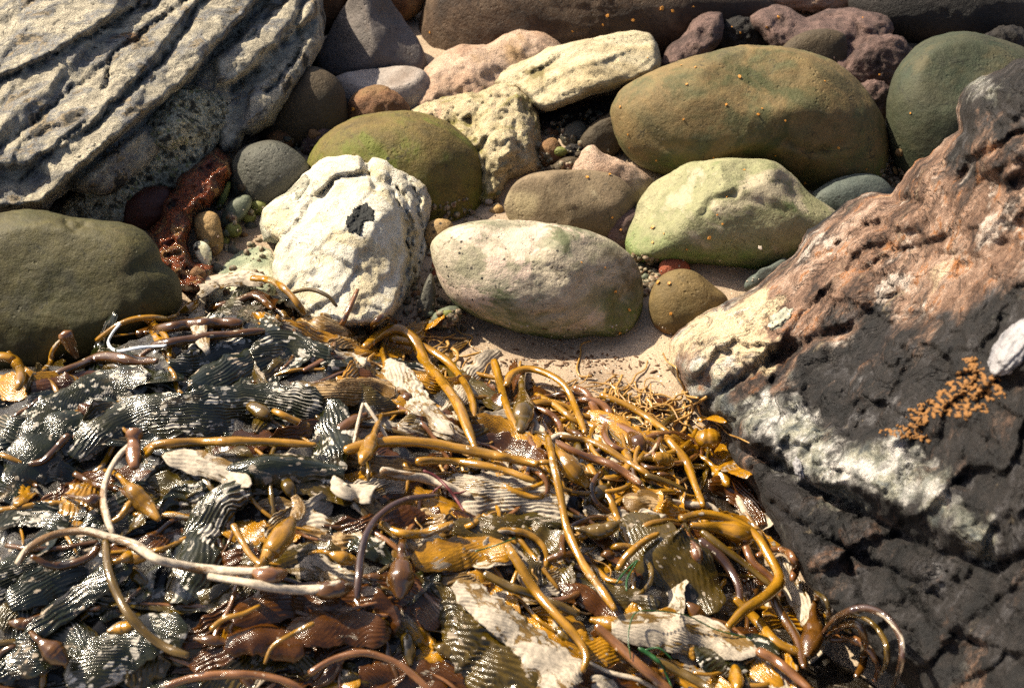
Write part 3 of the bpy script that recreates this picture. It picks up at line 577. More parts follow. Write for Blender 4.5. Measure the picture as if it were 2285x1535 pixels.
# ------------------------------------------------------------------ angular rocks
def fan(px, py, d): return (px, py, d)
g = gdepth
left_rock = relief('layered_rock', 'huge layered buff rock leaning in from the upper left with dark cracks', 'rock', M['left'],
  [(-420, -420), (300, -420), (690, -200), (722, -20), (726, 60), (718, 110), (690, 165), (655, 220), (600, 280), (560, 306), (545, 302), (532, 330), (500, 345), (470, 300), (380, 330), (300, 400), (240, 440), (150, 420), (118, 448), (100, 470), (60, 474), (0, 482), (-120, 520), (-420, 500)],
  [(-420, -420, 3.05), (-420, 500, 2.5), (300, -420, 3.1), (690, -200, 3.05), (0, 0, 2.78), (0, 470, 2.45), (110, 460, 2.5), (250, 300, 2.55), (450, 100, 2.72), (480, 290, 2.7), (560, 300, 2.72), (720, 60, 2.88), (600, 120, 2.78), (300, 0, 2.8)],
  thick=.45, step=7, edge=50, bulge=.05,
  layers=[([(-500, 480), (0, 470), (95, 460), (140, 420), (190, 370), (245, 325), (300, 285), (350, 240), (420, 190), (470, 130), (520, 70), (640, -60), (300, -500), (-500, -500)], .06, 12, 7),
          ([(-500, 200), (0, 180), (120, 130), (230, 60), (340, 0), (420, -80), (-500, -500)], .025, 12, 8),
          ([(-500, 420), (60, 370), (200, 290), (260, 230), (330, 150), (400, 60), (480, -40), (600, -200), (-500, -500)], .018, 8, 8),
          ([(480, 130), (540, 70), (640, 0), (700, -60), (730, 0), (700, 40), (600, 130), (560, 170), (520, 200), (480, 200)], .05, 14, 10),
          ([(560, 190), (640, 130), (715, 20), (730, 120), (660, 220), (560, 310), (520, 320), (540, 250)], .03, 20, 10),
          ([(90, 460), (130, 400), (60, 340), (-40, 380), (-40, 480)], -.03, 30, 14)],
  cracks=[([(95, 472), (140, 428), (190, 378), (245, 334), (300, 294), (350, 250), (420, 196), (455, 150), (485, 115), (525, 75), (640, -60)], 9, .035),
          ([(0, 182), (60, 152), (130, 118), (210, 72), (330, 0)], 4, .02), ([(235, 200), (250, 125), (330, 62), (420, 0)], 4, .022), ([(190, 300), (250, 240), (330, 160), (385, 108), (430, 40), (480, -30)], 6, .03),
          ([(515, 195), (560, 165), (600, 122), (655, 62), (685, 0)], 8, .03), ([(600, 200), (640, 150), (700, 60)], 5, .02), ([(560, 90), (600, 40), (640, 0)], 5, .02), ([(0, 330), (80, 270), (160, 200), (240, 140)], 4, .014), ([(40, 400), (120, 340), (190, 270)], 5, .016), ([(330, 20), (400, -20)], 5, .02), ([(640, 150), (670, 110), (665, 60)], 4, .016)],
  saw=[(.73, .68, 230, .02, .1, None), (.66, .75, 60, .006, .8, None)],
  noise=[(.006, 6, 5, False, ((.7, .45, .54), 2.)), (.003, 24, 4, True, None), (.002, 70, 3, False, None)], jag=7)
relief('speckled_rock', 'black and cream speckled wet rock under the layered rock overhang', 'rock', M['conglom'],
  [(120, 500), (150, 440), (240, 380), (300, 310), (350, 240), (400, 190), (450, 185), (500, 200), (530, 240), (500, 300), (480, 340), (440, 390), (400, 420), (340, 440), (290, 470), (270, 500), (200, 520)],
  [(120, 500, 2.56), (300, 310, 2.58), (450, 190, 2.68), (500, 300, 2.68), (400, 400, 2.62), (270, 500, 2.57), (400, 280, 2.6)],
  thick=.22, step=7, edge=40, bulge=.025,
  layers=[([(320, 290), (390, 200), (470, 210), (490, 290), (440, 330), (360, 340)], .012, 24, 10)],
  noise=[(.014, 9, 4, False, None), (.008, 30, 4, True, None), (.004, 80, 3, False, None)], jag=6)
white = relief('white_rock', 'bright white angular rock with a flaking right edge and a black patch', 'rock', M['white'],
  [(586, 500), (590, 470), (612, 448), (640, 428), (690, 380), (712, 360), (740, 348), (770, 340), (802, 344), (814, 362), (830, 345), (862, 352), (890, 374), (932, 390), (956, 412), (963, 440), (958, 490), (948, 520), (954, 560), (938, 612), (915, 655), (892, 692), (872, 718), (840, 735), (700, 735), (620, 660), (604, 602), (612, 558), (622, 540), (596, 520)],
  [(600, 480, 2.5), (690, 380, 2.57), (770, 345, 2.6), (860, 352, 2.58), (955, 420, 2.58), (950, 560, 2.52), (870, 715, 2.36), (700, 700, 2.34), (620, 620, 2.38), (760, 520, 2.41), (850, 480, 2.44)],
  thick=.3, step=6, edge=24, bulge=.04,
  layers=[([(628, 540), (690, 480), (760, 400), (830, 390), (868, 420), (905, 500), (918, 580), (900, 640), (870, 740), (600, 760), (590, 600)], .055, 10, 8),
          ([(690, 400), (740, 330), (812, 330), (812, 385), (760, 400), (700, 440)], .03, 10, 6),
          ([(868, 405), (905, 440), (935, 520), (930, 600), (895, 690), (880, 690), (918, 590), (905, 500)], .03, 5, 6),
          ([(812, 352), (822, 352), (842, 420), (832, 430)], -.03, 8, 4)],
  cracks=[([(868, 405), (902, 445), (920, 520), (926, 600), (905, 660), (885, 700)], 5, .03), ([(905, 395), (935, 450), (940, 520), (932, 590)], 4, .02), ([(815, 355), (825, 390), (845, 425)], 4, .02), ([(700, 440), (750, 400), (815, 388)], 5, .012), ([(640, 530), (680, 480), (720, 430)], 5, .012)],
  saw=[(.75, .66, 70, .006, .6, None), (-.5, .86, 90, .005, .6, None)],
  noise=[(.006, 6, 4, False, None), (.002, 20, 4, True, None), (.0025, 60, 3, False, None)], jag=6)
relief('pale_rock', 'pale striped grey green rock leaning below the white rock behind the kelp crest', 'rock', M['pale_green'],
  [(400, 690), (412, 662), (440, 620), (490, 576), (540, 546), (580, 537), (615, 552), (630, 620), (610, 690), (500, 720)],
  [(400, 690, 2.46), (580, 540, 2.56), (620, 680, 2.42), (500, 700, 2.42)], thick=.2, step=8, edge=50, bulge=.05, noise=[(.008, 9, 4, False, None), (.003, 50, 3, True, None)], jag=4)
relief('grey_rock', 'grey speckled rough rock against the upper left side of the white rock', 'rock', M['white_grey'],
  [(580, 500), (588, 470), (612, 446), (640, 428), (680, 392), (700, 400), (690, 450), (650, 500), (625, 545), (590, 540)],
  [(580, 500, 2.5), (690, 390, 2.54), (680, 450, 2.5), (600, 540, 2.48)], thick=.15, step=6, edge=30, bulge=.04, noise=[(.01, 14, 4, False, None), (.004, 60, 3, True, None)], jag=4)
relief('slab_rock', 'long pale tilted slab rock with a straight crest propped on the lumpy cream rock', 'rock', M['plank'],
  [(1072, 188), (1110, 160), (1150, 140), (1200, 118), (1260, 96), (1340, 80), (1410, 70), (1452, 76), (1468, 98), (1475, 150), (1460, 168), (1370, 202), (1290, 228), (1215, 252), (1185, 230), (1150, 205)],
  [(1075, 188, 2.9), (1260, 96, 2.87), (1450, 78, 2.9), (1470, 150, 2.83), (1300, 225, 2.76), (1215, 250, 2.79), (1320, 150, 2.78)],
  thick=.12, step=6, edge=18, bulge=.03,
  layers=[([(1100, 200), (1180, 168), (1280, 138), (1380, 108), (1480, 84), (1500, 200), (1200, 280)], .03, 10, 5), ([(1200, 150), (1210, 150), (1240, 240), (1225, 240)], -.012, 8, 6)],
  saw=[(.42, .9, 46, .012, .4, None)],
  noise=[(.004, 9, 4, False, ((.9, .2, .3), 4)), (.003, 34, 4, True, ((.9, .2, .3), 3)), (.002, 80, 3, False, None)], jag=5)
relief('shade_fill_rock', 'added black rock filling in the shade directly beneath the long pale slab', 'rock', M['black'],
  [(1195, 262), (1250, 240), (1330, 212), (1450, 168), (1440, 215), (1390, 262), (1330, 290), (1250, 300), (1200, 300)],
  [(1195, 262, 2.86), (1450, 170, 2.96), (1390, 262, 2.9), (1220, 300, 2.82)], thick=.15, step=9, edge=30, bulge=.03, noise=[(.01, 14, 4, False, None)], jag=4)  # blackish body added to stand in for the slab's underside shade
relief('pink_rock', 'pinkish tan humped rock behind the long pale slab', 'rock', M['pink'],
  [(912, 240), (918, 212), (935, 188), (950, 150), (985, 116), (1030, 100), (1088, 101), (1112, 84), (1165, 64), (1202, 70), (1242, 86), (1268, 108), (1260, 180), (1150, 240), (1050, 270), (930, 262)],
  [(912, 240, 2.88), (985, 116, 2.93), (1165, 66, 2.97), (1260, 110, 2.99), (1150, 230, 2.93), (1050, 180, 2.88)],
  thick=.2, step=7, edge=60, bulge=.07, noise=[(.014, 9, 4, False, None), (.006, 28, 4, True, None), (.002, 80, 3, False, None)], jag=5)
relief('lumpy_rock', 'lumpy cream rock with yellowish hollows between the mossy boulder and slab', 'rock', M['lumpy'],
  [(910, 246), (940, 228), (975, 216), (1015, 208), (1060, 194), (1120, 184), (1158, 184), (1182, 198), (1196, 240), (1206, 300), (1222, 350), (1218, 382), (1170, 392), (1140, 405), (1118, 440), (1086, 470), (1040, 440), (980, 340)],
  [(910, 246, 2.84), (1060, 196, 2.86), (1170, 190, 2.84), (1220, 370, 2.74), (1086, 465, 2.66), (1000, 320, 2.76), (1120, 310, 2.68)],
  thick=.25, step=6, edge=40, bulge=.06,
  layers=[([(1150, 180), (1200, 190), (1230, 380), (1190, 390), (1180, 300), (1160, 240)], -.03, 14, 6), ([(1080, 290), (1140, 280), (1170, 330), (1150, 380), (1100, 400), (1070, 350)], .02, 24, 10), ([(1030, 260), (1060, 255), (1075, 300), (1050, 310)], -.025, 14, 6)],
  noise=[(.018, 11, 4, False, None), (.01, 32, 4, True, None), (.004, 80, 3, False, None)], jag=6)
relief('wet_red_rock', 'jagged wet red and orange rock between the olive boulder and the white rock', 'rock', M['wetred'],
  [(330, 520), (358, 482), (352, 446), (388, 418), (394, 384), (432, 362), (458, 338), (492, 328), (514, 350), (518, 390), (500, 430), (474, 456), (440, 476), (436, 510), (420, 545), (436, 580), (474, 592), (468, 640), (440, 662), (395, 645), (358, 595), (336, 560)],
  [(335, 520, 2.55), (490, 340, 2.65), (515, 400, 2.63), (436, 470, 2.55), (415, 560, 2.49), (450, 640, 2.43), (345, 560, 2.51)],
  thick=.1, step=6, edge=26, bulge=.05, noise=[(.022, 16, 5, True, None), (.004, 50, 4, False, None)], jag=6)
relief('ridge_rock', 'dark jagged rock with a sunlit golden top at the end of the pale slab', 'rock', M['purple'],
  [(1465, 150), (1490, 105), (1530, 70), (1545, 45), (1580, 30), (1612, 30), (1620, 60), (1605, 100), (1560, 140), (1500, 165)],
  [(1465, 150, 2.92), (1545, 45, 2.97), (1612, 30, 2.98), (1600, 100, 2.93), (1520, 140, 2.92)], thick=.15, step=7, edge=26, bulge=.05, noise=[(.012, 14, 4, False, None), (.008, 40, 4, True, None)], jag=6)
relief('ledge_rock', 'knobbly purple brown ledge rock at the top right behind the largest boulder', 'rock', M['purple'],
  [(1668, 38), (1690, 20), (1720, 10), (1760, 14), (1800, 40), (1850, 22), (1900, 20), (1950, 26), (1985, 40), (1998, 70), (1980, 110), (1960, 180), (1930, 240), (1880, 250), (1800, 160), (1720, 110), (1690, 70)],
  [(1668, 38, 3.0), (1760, 14, 3.03), (1985, 40, 3.0), (1930, 240, 2.9), (1720, 110, 2.96), (1850, 120, 2.94)], thick=.2, step=7, edge=36, bulge=.06, noise=[(.02, 9, 4, False, None), (.01, 30, 4, True, None)], jag=6)

# the big crusted rock on the right
RC = [(2300, 120, 1.9), (2140, 200, 1.98), (2030, 380, 2.08), (1850, 480, 2.2), (1660, 640, 2.26), (1500, 740, 2.26), (1500, 830, 2.2), (1620, 960, 2.1), (1650, 1060, 2.04), (1760, 1250, 1.88), (1850, 1370, 1.8), (2060, 1535, 1.68), (2285, 1535, 1.5), (1800, 780, 2.06), (2050, 640, 1.95), (2285, 480, 1.78), (2285, 800, 1.62), (2000, 900, 1.86), (1750, 950, 2.04), (2000, 1080, 1.82), (2200, 1220, 1.64), (2285, 1100, 1.58), (1950, 1250, 1.84), (2700, 700, 1.45), (2700, 0, 1.8), (2700, 1500, 1.25)]
RO = [(2285, 128), (2240, 150), (2190, 170), (2150, 195), (2130, 240), (2136, 290), (2090, 330), (2040, 365), (2022, 395), (1990, 425), (1925, 432), (1885, 455), (1850, 485), (1800, 510), (1782, 560), (1740, 590), (1690, 640), (1630, 665), (1570, 700), (1512, 738), (1492, 770), (1492, 820), (1520, 870), (1545, 905), (1590, 935), (1625, 960), (1620, 1000), (1650, 1060), (1690, 1110), (1740, 1200), (1790, 1290), (1850, 1380), (1930, 1450), (2010, 1520), (2090, 1620), (2400, 1800), (2800, 1700), (2850, 900), (2800, 100), (2500, -60), (2360, 60)]
right = relief('crusted_rock', 'massive dark rock filling the right side with pale crusted wedge and tan ledge', 'rock', M['right'], RO, RC,
  thick=.45, step=7, edge=70, bulge=.09,
  layers=[([(1480, 760), (1520, 735), (1660, 640), (1790, 540), (1850, 480), (1930, 430), (2030, 370), (2130, 300), (2400, 260), (2400, 470), (2285, 520), (2130, 610), (2000, 670), (1900, 720), (1800, 770), (1690, 850), (1600, 880), (1500, 860)], .022, 60, 18),
          ([(1620, 960), (1700, 900), (1740, 850), (1800, 880), (1830, 940), (1900, 960), (2000, 950), (2090, 1040), (2150, 1090), (2190, 1180), (2200, 1235), (2120, 1220), (2000, 1150), (1900, 1110), (1780, 1080), (1690, 1020)], .045, 34, 14),
          ([(2130, 300), (2150, 190), (2300, 110), (2500, 100), (2500, 300), (2250, 420), (2160, 390)], .05, 40, 16),
          ([(1880, 470), (2000, 430), (2060, 450), (1980, 520), (1890, 520)], -.02, 20, 12),
          ([(1950, 520), (2080, 480), (2180, 530), (2130, 600), (1990, 620)], -.014, 30, 12),
          ([(1700, 780), (1760, 750), (1800, 770), (1740, 820), (1700, 850)], -.03, 20, 10)],
  cracks=[([(1600, 985), (1700, 1015), (1800, 1085), (1900, 1130), (2000, 1195), (2100, 1238), (2220, 1262), (2300, 1240)], 14, .03), ([(1560, 905), (1640, 855), (1720, 805), (1800, 770), (1900, 730)], 10, .02), ([(1880, 475), (1960, 440), (2050, 452)], 12, .025), ([(1700, 800), (1760, 790), (1730, 850)], 14, .02),
          ([(1930, 600), (2000, 560), (2100, 540)], 8, .014), ([(1720, 1120), (1830, 1200), (1960, 1260), (2100, 1330)], 9, .02), ([(1860, 1180), (1900, 1260), (1930, 1340)], 8, .015), ([(2000, 1290), (2100, 1400), (2200, 1450)], 10, .018), ([(2140, 400), (2200, 340), (2285, 300)], 12, .025), ([(1840, 660), (1920, 690), (2000, 660)], 7, .012), ([(1760, 600), (1850, 560), (1960, 500)], 8, .015)],
  saw=[(.55, .83, 130, .018, .5, None), (-.5, .86, 110, .014, .8, None)],
  noise=[(.02, 5, 5, False, ((.75, .45, .45), 1.6)), (.004, 15, 4, True, None), (.004, 44, 4, False, None)], jag=8)
# tone: 0 dark face, 1 pale crust and the tip's painted sunlight, 2 tan ledge
me = right.data; Vw = np.array([v.co[:] for v in me.vertices])+np.array(right.location)
pp = project(Vw)
ppw = wobble(pp, 60, .008)
def soft(poly, w=40): return sstep(-w, w, poly_sd(ppw, poly))
pale = [(1610, 965), (1660, 930), (1700, 880), (1745, 850), (1790, 870), (1830, 950), (1890, 975), (1990, 955), (2085, 1040), (2150, 1090), (2190, 1180), (2200, 1240), (2120, 1215), (2000, 1150), (1900, 1100), (1780, 1060), (1690, 1010)]
pale2 = [(1490, 800), (1560, 790), (1640, 820), (1700, 880), (1620, 950), (1540, 900)]
tan = [(1470, 780), (1510, 730), (1660, 630), (1790, 540), (1850, 480), (1930, 420), (2030, 360), (2120, 290), (2150, 330), (2180, 420), (2330, 300), (2400, 460), (2300, 560), (2200, 620), (2060, 700), (1960, 720), (1850, 750), (1760, 790), (1690, 840), (1640, 830), (1560, 800), (1500, 830)]
knob2 = [(2150, 190), (2230, 160), (2260, 220), (2200, 250), (2150, 240)]
tone = np.maximum.reduce([soft(pale, 55)*1.0, soft(pale2, 45)*.9, soft([(1470, 790), (1505, 730), (1660, 640), (1730, 690), (1690, 790), (1640, 850), (1540, 880)], 40)*1.0, soft(knob2, 40)*.8, np.full(len(pp), .08)])
at = me.attributes.new('ledge', 'FLOAT', 'POINT'); at.data.foreach_set('value', soft(tan, 95)*.95)
at = me.attributes.new('tone', 'FLOAT', 'POINT'); at.data.foreach_set('value', tone)

def bvh():
    return BVHTree.FromPolygons([tuple(v) for V in BVH_V for v in V], [f for F in BVH_F for f in F])
def child_blob(name, parent, mat, px, py, r, flat=.5, sub=4, amp=.05, tree=None, lift=0, label=None):
    d0 = Vector(ray(px, py)).normalized(); hit = tree.ray_cast(Vector(CAM), d0)
    c = np.array(hit[0]); nv = np.array(hit[1]); 
    if nv@FW > 0: nv = -nv
    dep = (c-CAM)@FW; R = r*dep/FPX
    d, F = ico(sub); a = np.cross(nv, [0, 0, 1.]); a /= np.linalg.norm(a); b = np.cross(nv, a)
    k = 1+amp*fbm(d*2.2+px*.1, 4)
    V = c+R*(k[:, None])*(d[:, :1]*a+d[:, 1:2]*b+d[:, 2:]*nv*flat)+nv*lift
    return link(name, V, F, mat, label=label, parent=parent)
T0 = bvh()
child_blob('white_knob', right, M['knob'], 2262, 775, 74, .4, 5, .14, T0, label='rounded white knob on the dark rock')
child_blob('white_knob', right, M['knob'], 1782, 1045, 24, .3, 4, .3, T0)
child_blob('white_knob', right, M['white_grey'], 1742, 712, 30, .3, 4, .4, T0)
# orange algae crust and black tar: ragged raised patches
def patch(name, parent, mat, pts, thick=.004, rag=.35, step=3.4, seed=0, cut=None):
    P = resample_closed(np.array(pts, float), step)
    t = fbm(np.c_[P*.03, P[:, :1]*0+seed], 4); c0 = P.mean(0); P = P+(P-c0)*t[:, None]*rag
    x0, y0 = P.min(0); x1, y1 = P.max(0)
    A = np.array([(x, y) for x in np.arange(x0, x1, step) for y in np.arange(y0, y1, step)]); sd = poly_sd(A, P)
    kp = sd > 0
    if cut is not None: kp &= fbm(np.c_[A*.1, A[:, :1]*0+seed+4], 3) > cut
    idx = {}; V = []; F = []
    def vid(x, y):
        k = (round(x/step*2), round(y/step*2))
        if k not in idx:
            h = T0.ray_cast(Vector(CAM), Vector(ray(x, y)).normalized())[0]
            idx[k] = len(V); dd = Vector(ray(x, y)).normalized(); n = fbm(np.array([[x*.16, y*.16, seed]]), 3)[0]
            V.append(np.array(h-dd*(thick*(1+1.1*n)))); 
        return idx[k]
    for (x, y) in A[kp]:
        h = step/2; F.append((vid(x-h, y+h), vid(x+h, y+h), vid(x+h, y-h), vid(x-h, y-h)))
    o = link(name, V, F, mat, parent=parent)
    s = o.modifiers.new('solid', 'SOLIDIFY'); s.thickness = thick*1.6; s.offset = -1
    return o
patch('tar_patch', white, M['tar'], [(778, 490), (785, 465), (800, 448), (815, 450), (828, 470), (838, 485), (815, 500), (800, 520), (782, 510)], .003, .5, 3, 3)
patch('algae_tuft', right, M['algae'], [(2010, 945), (2040, 910), (2090, 880), (2140, 830), (2180, 800), (2225, 840), (2235, 880), (2190, 910), (2150, 930), (2090, 930), (2050, 955)], .0025, .35, 2.4, 9, .06)
patch('algae_tuft', right, M['algae'], [(1960, 965), (2000, 945), (2050, 950), (2070, 985), (2000, 975)], .0025, .4, 2.4, 19, .06)
patch('algae_tuft', right, M['algae'], [(2150, 800), (2180, 790), (2190, 810), (2170, 825)], .0025, .5, 2.4, 29, -.1)

# ------------------------------------------------------------------ kelp heap
HEAP = [(-300, 860), (-100, 835), (0, 812), (110, 800), (200, 775), (300, 735), (400, 712), (440, 680), (500, 655), (600, 650), (690, 690), (760, 705), (850, 735), (950, 775), (1050, 812), (1150, 845), (1300, 880), (1450, 905), (1530, 930), (1600, 975), (1660, 1060), (1700, 1140), (1760, 1250), (1820, 1370), (1900, 1440), (2010, 1510), (2120, 1640), (2000, 1900), (-500, 1900), (-600, 1200)]
HG = np.array([PT(x, y, gdepth(y))[:2] for x, y in HEAP])
xs = np.arange(HG[:, 0].min()-.02, HG[:, 0].max()+.02, .012); ys = np.arange(HG[:, 1].min()-.02, HG[:, 1].max()+.02, .012)
X, Y = np.meshgrid(xs, ys); hp = np.stack([X.ravel(), Y.ravel()], 1)
sd = poly_sd(hp, HG)
hh = sstep(0, .26, sd)**.8
H0 = .05+.09*sstep(.35, -.45, hp[:, 0])
q3 = np.c_[hp, hp[:, :1]*0]
hz = ground_z(hp)-.02+hh*H0+.02*sstep(0, .05, sd)+hh*(.02*fbm(q3*7, 3)+.010*fbm(q3*22+4, 3, .6, True))
ok = sd > -.012; idx = -np.ones(len(hp), int); idx[ok] = np.arange(ok.sum()); nx = len(xs)
F = [tuple(idx[[j*nx+i, j*nx+i+1, (j+1)*nx+i+1, (j+1)*nx+i]]) for j in range(len(ys)-1) for i in range(nx-1)]
F = [f for f in F if min(f) >= 0]
HV = np.c_[hp, hz][ok]
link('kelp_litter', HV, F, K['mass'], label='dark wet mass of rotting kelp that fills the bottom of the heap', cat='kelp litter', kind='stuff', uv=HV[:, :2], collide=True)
TK = bvh()

def surf(px, py, lift):
    d = Vector(ray(px, py)).normalized(); h = TK.ray_cast(Vector(CAM), d)
    p = np.array(h[0]) if h[0] is not None else PT(px, py, gdepth(py))
    return p-np.array(d)*lift
def path3(pts, lift, n=None, smooth_d=True):
    P = smooth_open(pts, 10); L = np.linalg.norm(np.diff(P, axis=0), axis=1).sum()
    n = n or max(6, int(L/7)); P = resample_open(P, n)
    lf = np.interp(np.linspace(0, 1, n), np.linspace(0, 1, len(lift)), lift) if hasattr(lift, '__len__') else np.full(n, lift)
    D = np.array([(surf(x, y, 0)-CAM)@FW for x, y in P])
    k = max(1, n//8)      # a stiff strand bridges dips: smooth the depths, never sink
    pad = np.concatenate([np.full(k, D[0]), D, np.full(k, D[-1])]); ker = np.hanning(2*k+3)[1:-1]; ker /= ker.sum()
    Ds = np.convolve(pad, ker, 'valid'); D = np.minimum(Ds, D+.004)-lf
    return PT(P[:, 0], P[:, 1], D), D
def tube(P, R, sides=9, name='', cap=True):
    T = np.gradient(P, axis=0); T /= np.linalg.norm(T, axis=1)[:, None]+1e-12
    a = np.cross(T[0], [0, 0, 1.]); a = a/(np.linalg.norm(a)+1e-9) if np.linalg.norm(a) > 1e-3 else np.array([1., 0, 0])
    V = []; UV = []; s = np.concatenate([[0], np.cumsum(np.linalg.norm(np.diff(P, axis=0), axis=1))]); fs = random.random()*6; flat = .82+.25*fbm(np.c_[s*14+fs, s*0+fs, s*0], 2)
    for i in range(len(P)):
        a = a-T[i]*(a@T[i]); a /= np.linalg.norm(a); b = np.cross(T[i], a)
        for k in range(sides):
            w = 2*math.pi*k/sides; V.append(P[i]+R[i]*(math.cos(w)*a+flat[i]*math.sin(w)*b)*(1+.07*math.sin(k*2.6+i*.45+fs))); UV.append((s[i], abs(k-sides/2)/sides*R.max()*6))
    n = len(P)
    F = [(i*sides+k, i*sides+(k+1) % sides, (i+1)*sides+(k+1) % sides, (i+1)*sides+k) for i in range(n-1) for k in range(sides)]
    V.append(P[0]-T[0]*R[0]*.4); UV.append((0, 0)); V.append(P[-1]+T[-1]*R[-1]*.4); UV.append((s[-1], 0)); c = n*sides
    F += [(c, (k+1) % sides, k) for k in range(sides)]+[(c+1, (n-1)*sides+k, (n-1)*sides+(k+1) % sides) for k in range(sides)]
    return np.array(V), F, np.array(UV)
def taper(n, r, e0=.75, e1=.6):
    t = np.linspace(0, 1, n); R = r*np.ones(n); R *= np.interp(t, [0, .06, .5, .92, 1], [e0, .95, 1, .92, e1])
    ph = random.random()*40; return R*(1+.16*fbm(np.c_[t*n*.07, t*0+ph, t*0], 3)+.1*np.sin(t*3.1+ph))
GS = 'kelp stipes'; GBL = 'kelp blades'; GB = 'kelp bladders'
def stipe(pts, r, mat, lift, label=None, group=GS, parent=None, name='kelp_stipe', cat='kelp stipe', e=(.75, .6), sides=9):
    P, D = path3(pts, lift); R = taper(len(P), r*.8, *e)*D/FPX
    V, F, UV = tube(P, R, sides)
    return link(name, V, F, K[mat] if mat in K else M[mat], label, cat if parent is None else None, group if parent is None else None, uv=UV, parent=parent)
def bladder(pts, r, mat, lift, label=None, group=GB, prof=None, parent=None, name='kelp_bladder'):
    P, D = path3(pts, lift, n=26); t = np.linspace(0, 1, len(P))
    prof = prof or ([0, .1, .28, .5, .72, .9, 1], [.28, .42, .82, 1, .88, .5, .2])
    R = np.interp(t, *prof); R = np.convolve(np.pad(R, 2, 'edge'), np.ones(5)/5, 'valid')*r*D/FPX*(1+.13*fbm(np.c_[t*4, t*0+random.random()*50, t*0], 3))
    V, F, UV = tube(P, R, 14)
    return link(name, V, F, K[mat], label, 'kelp bladder' if parent is None else None, group if parent is None else None, uv=UV, parent=parent)
def blade(pts, w, mat, lift, label=None, group=GBL, ridge=.0018, lam=.0056, curl=.25, ruffle=.12, twist=0., prof=None, parent=None, na=None, name='kelp_frond', tilt=0., ragged=.14):
    P, D = path3(pts, lift); n = len(P); sd = random.random()*60; ridge *= random.uniform(.3, .85); lam *= random.uniform(.7, 1.3); na = na or int(min(84, max(16, w*.6))); slant = random.gauss(0, .5)
    if n < 14: 
        P = resample_open(P, 14); D = np.interp(np.linspace(0, 1, 14), np.linspace(0, 1, n), D); n = 14
    m = n*2; P = resample_open(P, m); D = np.interp(np.linspace(0, 1, m), np.linspace(0, 1, n), D); n = m
    t = np.linspace(0, 1, n); prof = prof or ([0, .08, .3, .7, .93, 1], [random.uniform(.15, .5), .7, 1, random.uniform(.75, 1), random.uniform(.35, .8), random.uniform(.05, .5)])
    W = np.interp(t, *prof)*w*.5*D/FPX
    T = np.gradient(P, axis=0); T /= np.linalg.norm(T, axis=1)[:, None]
    view = (CAM-P); view /= np.linalg.norm(view, axis=1)[:, None]; N = view*.55+np.array([0, 0, .75]); N -= T*(N*T).sum(1)[:, None]; N /= np.linalg.norm(N, axis=1)[:, None]
    S = np.cross(T, N)
    s = np.concatenate([[0], np.cumsum(np.linalg.norm(np.diff(P, axis=0), axis=1))])
    c = np.linspace(-1, 1, na); V = np.empty((n, na, 3)); UV = np.empty((n, na, 2))
    tw = twist*(t-.5)*2+tilt+.25*fbm(np.c_[t*2, t*0+sd, t*0], 2)
    rg = 1+ragged*fbm(np.c_[np.r_[s, s]*60, np.r_[s*0+sd, s*0+sd+9], np.r_[s, s]*0], 3); rg = np.stack([rg[:n], rg[n:]], 1)
    uu, cc = np.meshgrid(s, c, indexing='ij'); ww = W[:, None]*cc
    q = np.stack([uu*16, ww*26, uu*0+sd], 2).reshape(-1, 3)
    wv = fbm(q, 3).reshape(n, na); am = sstep(-.25, .35, fbm(q*.5+7, 2).reshape(n, na))*.8+.2
    rg0 = np.sin(2*math.pi*((ww+slant*uu)/lam+1.1*wv)); rg0 = rg0; hgt = ridge*am*rg0*(1-.3*np.abs(cc)**6)
    hgt = hgt-curl*W[:, None]*(cc**2-.33)+ruffle*W[:, None]*np.abs(cc)**2.2*fbm(np.stack([uu*26, np.sign(cc)*3+sd, uu*0], 2).reshape(-1, 3), 2).reshape(n, na)+.004*fbm(np.stack([uu*12, ww*14, uu*0+sd+3], 2).reshape(-1, 3), 2).reshape(n, na)
    rr = np.where(cc < 0, rg[:, :1], rg[:, 1:])
    x = ww*rr; ct, st = np.cos(tw)[:, None], np.sin(tw)[:, None]
    V = P[:, None]+S[:, None]*(x*ct-hgt*st)[..., None]+N[:, None]*(x*st+hgt*ct)[..., None]
    UV[..., 0] = uu; UV[..., 1] = ww
    F = [(i*na+k, i*na+k+1, (i+1)*na+k+1, (i+1)*na+k) for i in range(n-1) for k in range(na-1)]
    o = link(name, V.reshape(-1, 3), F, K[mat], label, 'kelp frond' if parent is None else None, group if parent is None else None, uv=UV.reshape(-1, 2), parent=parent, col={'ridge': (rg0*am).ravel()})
    md = o.modifiers.new('thickness', 'SOLIDIFY'); md.thickness = .0012; md.offset = -1
    return o

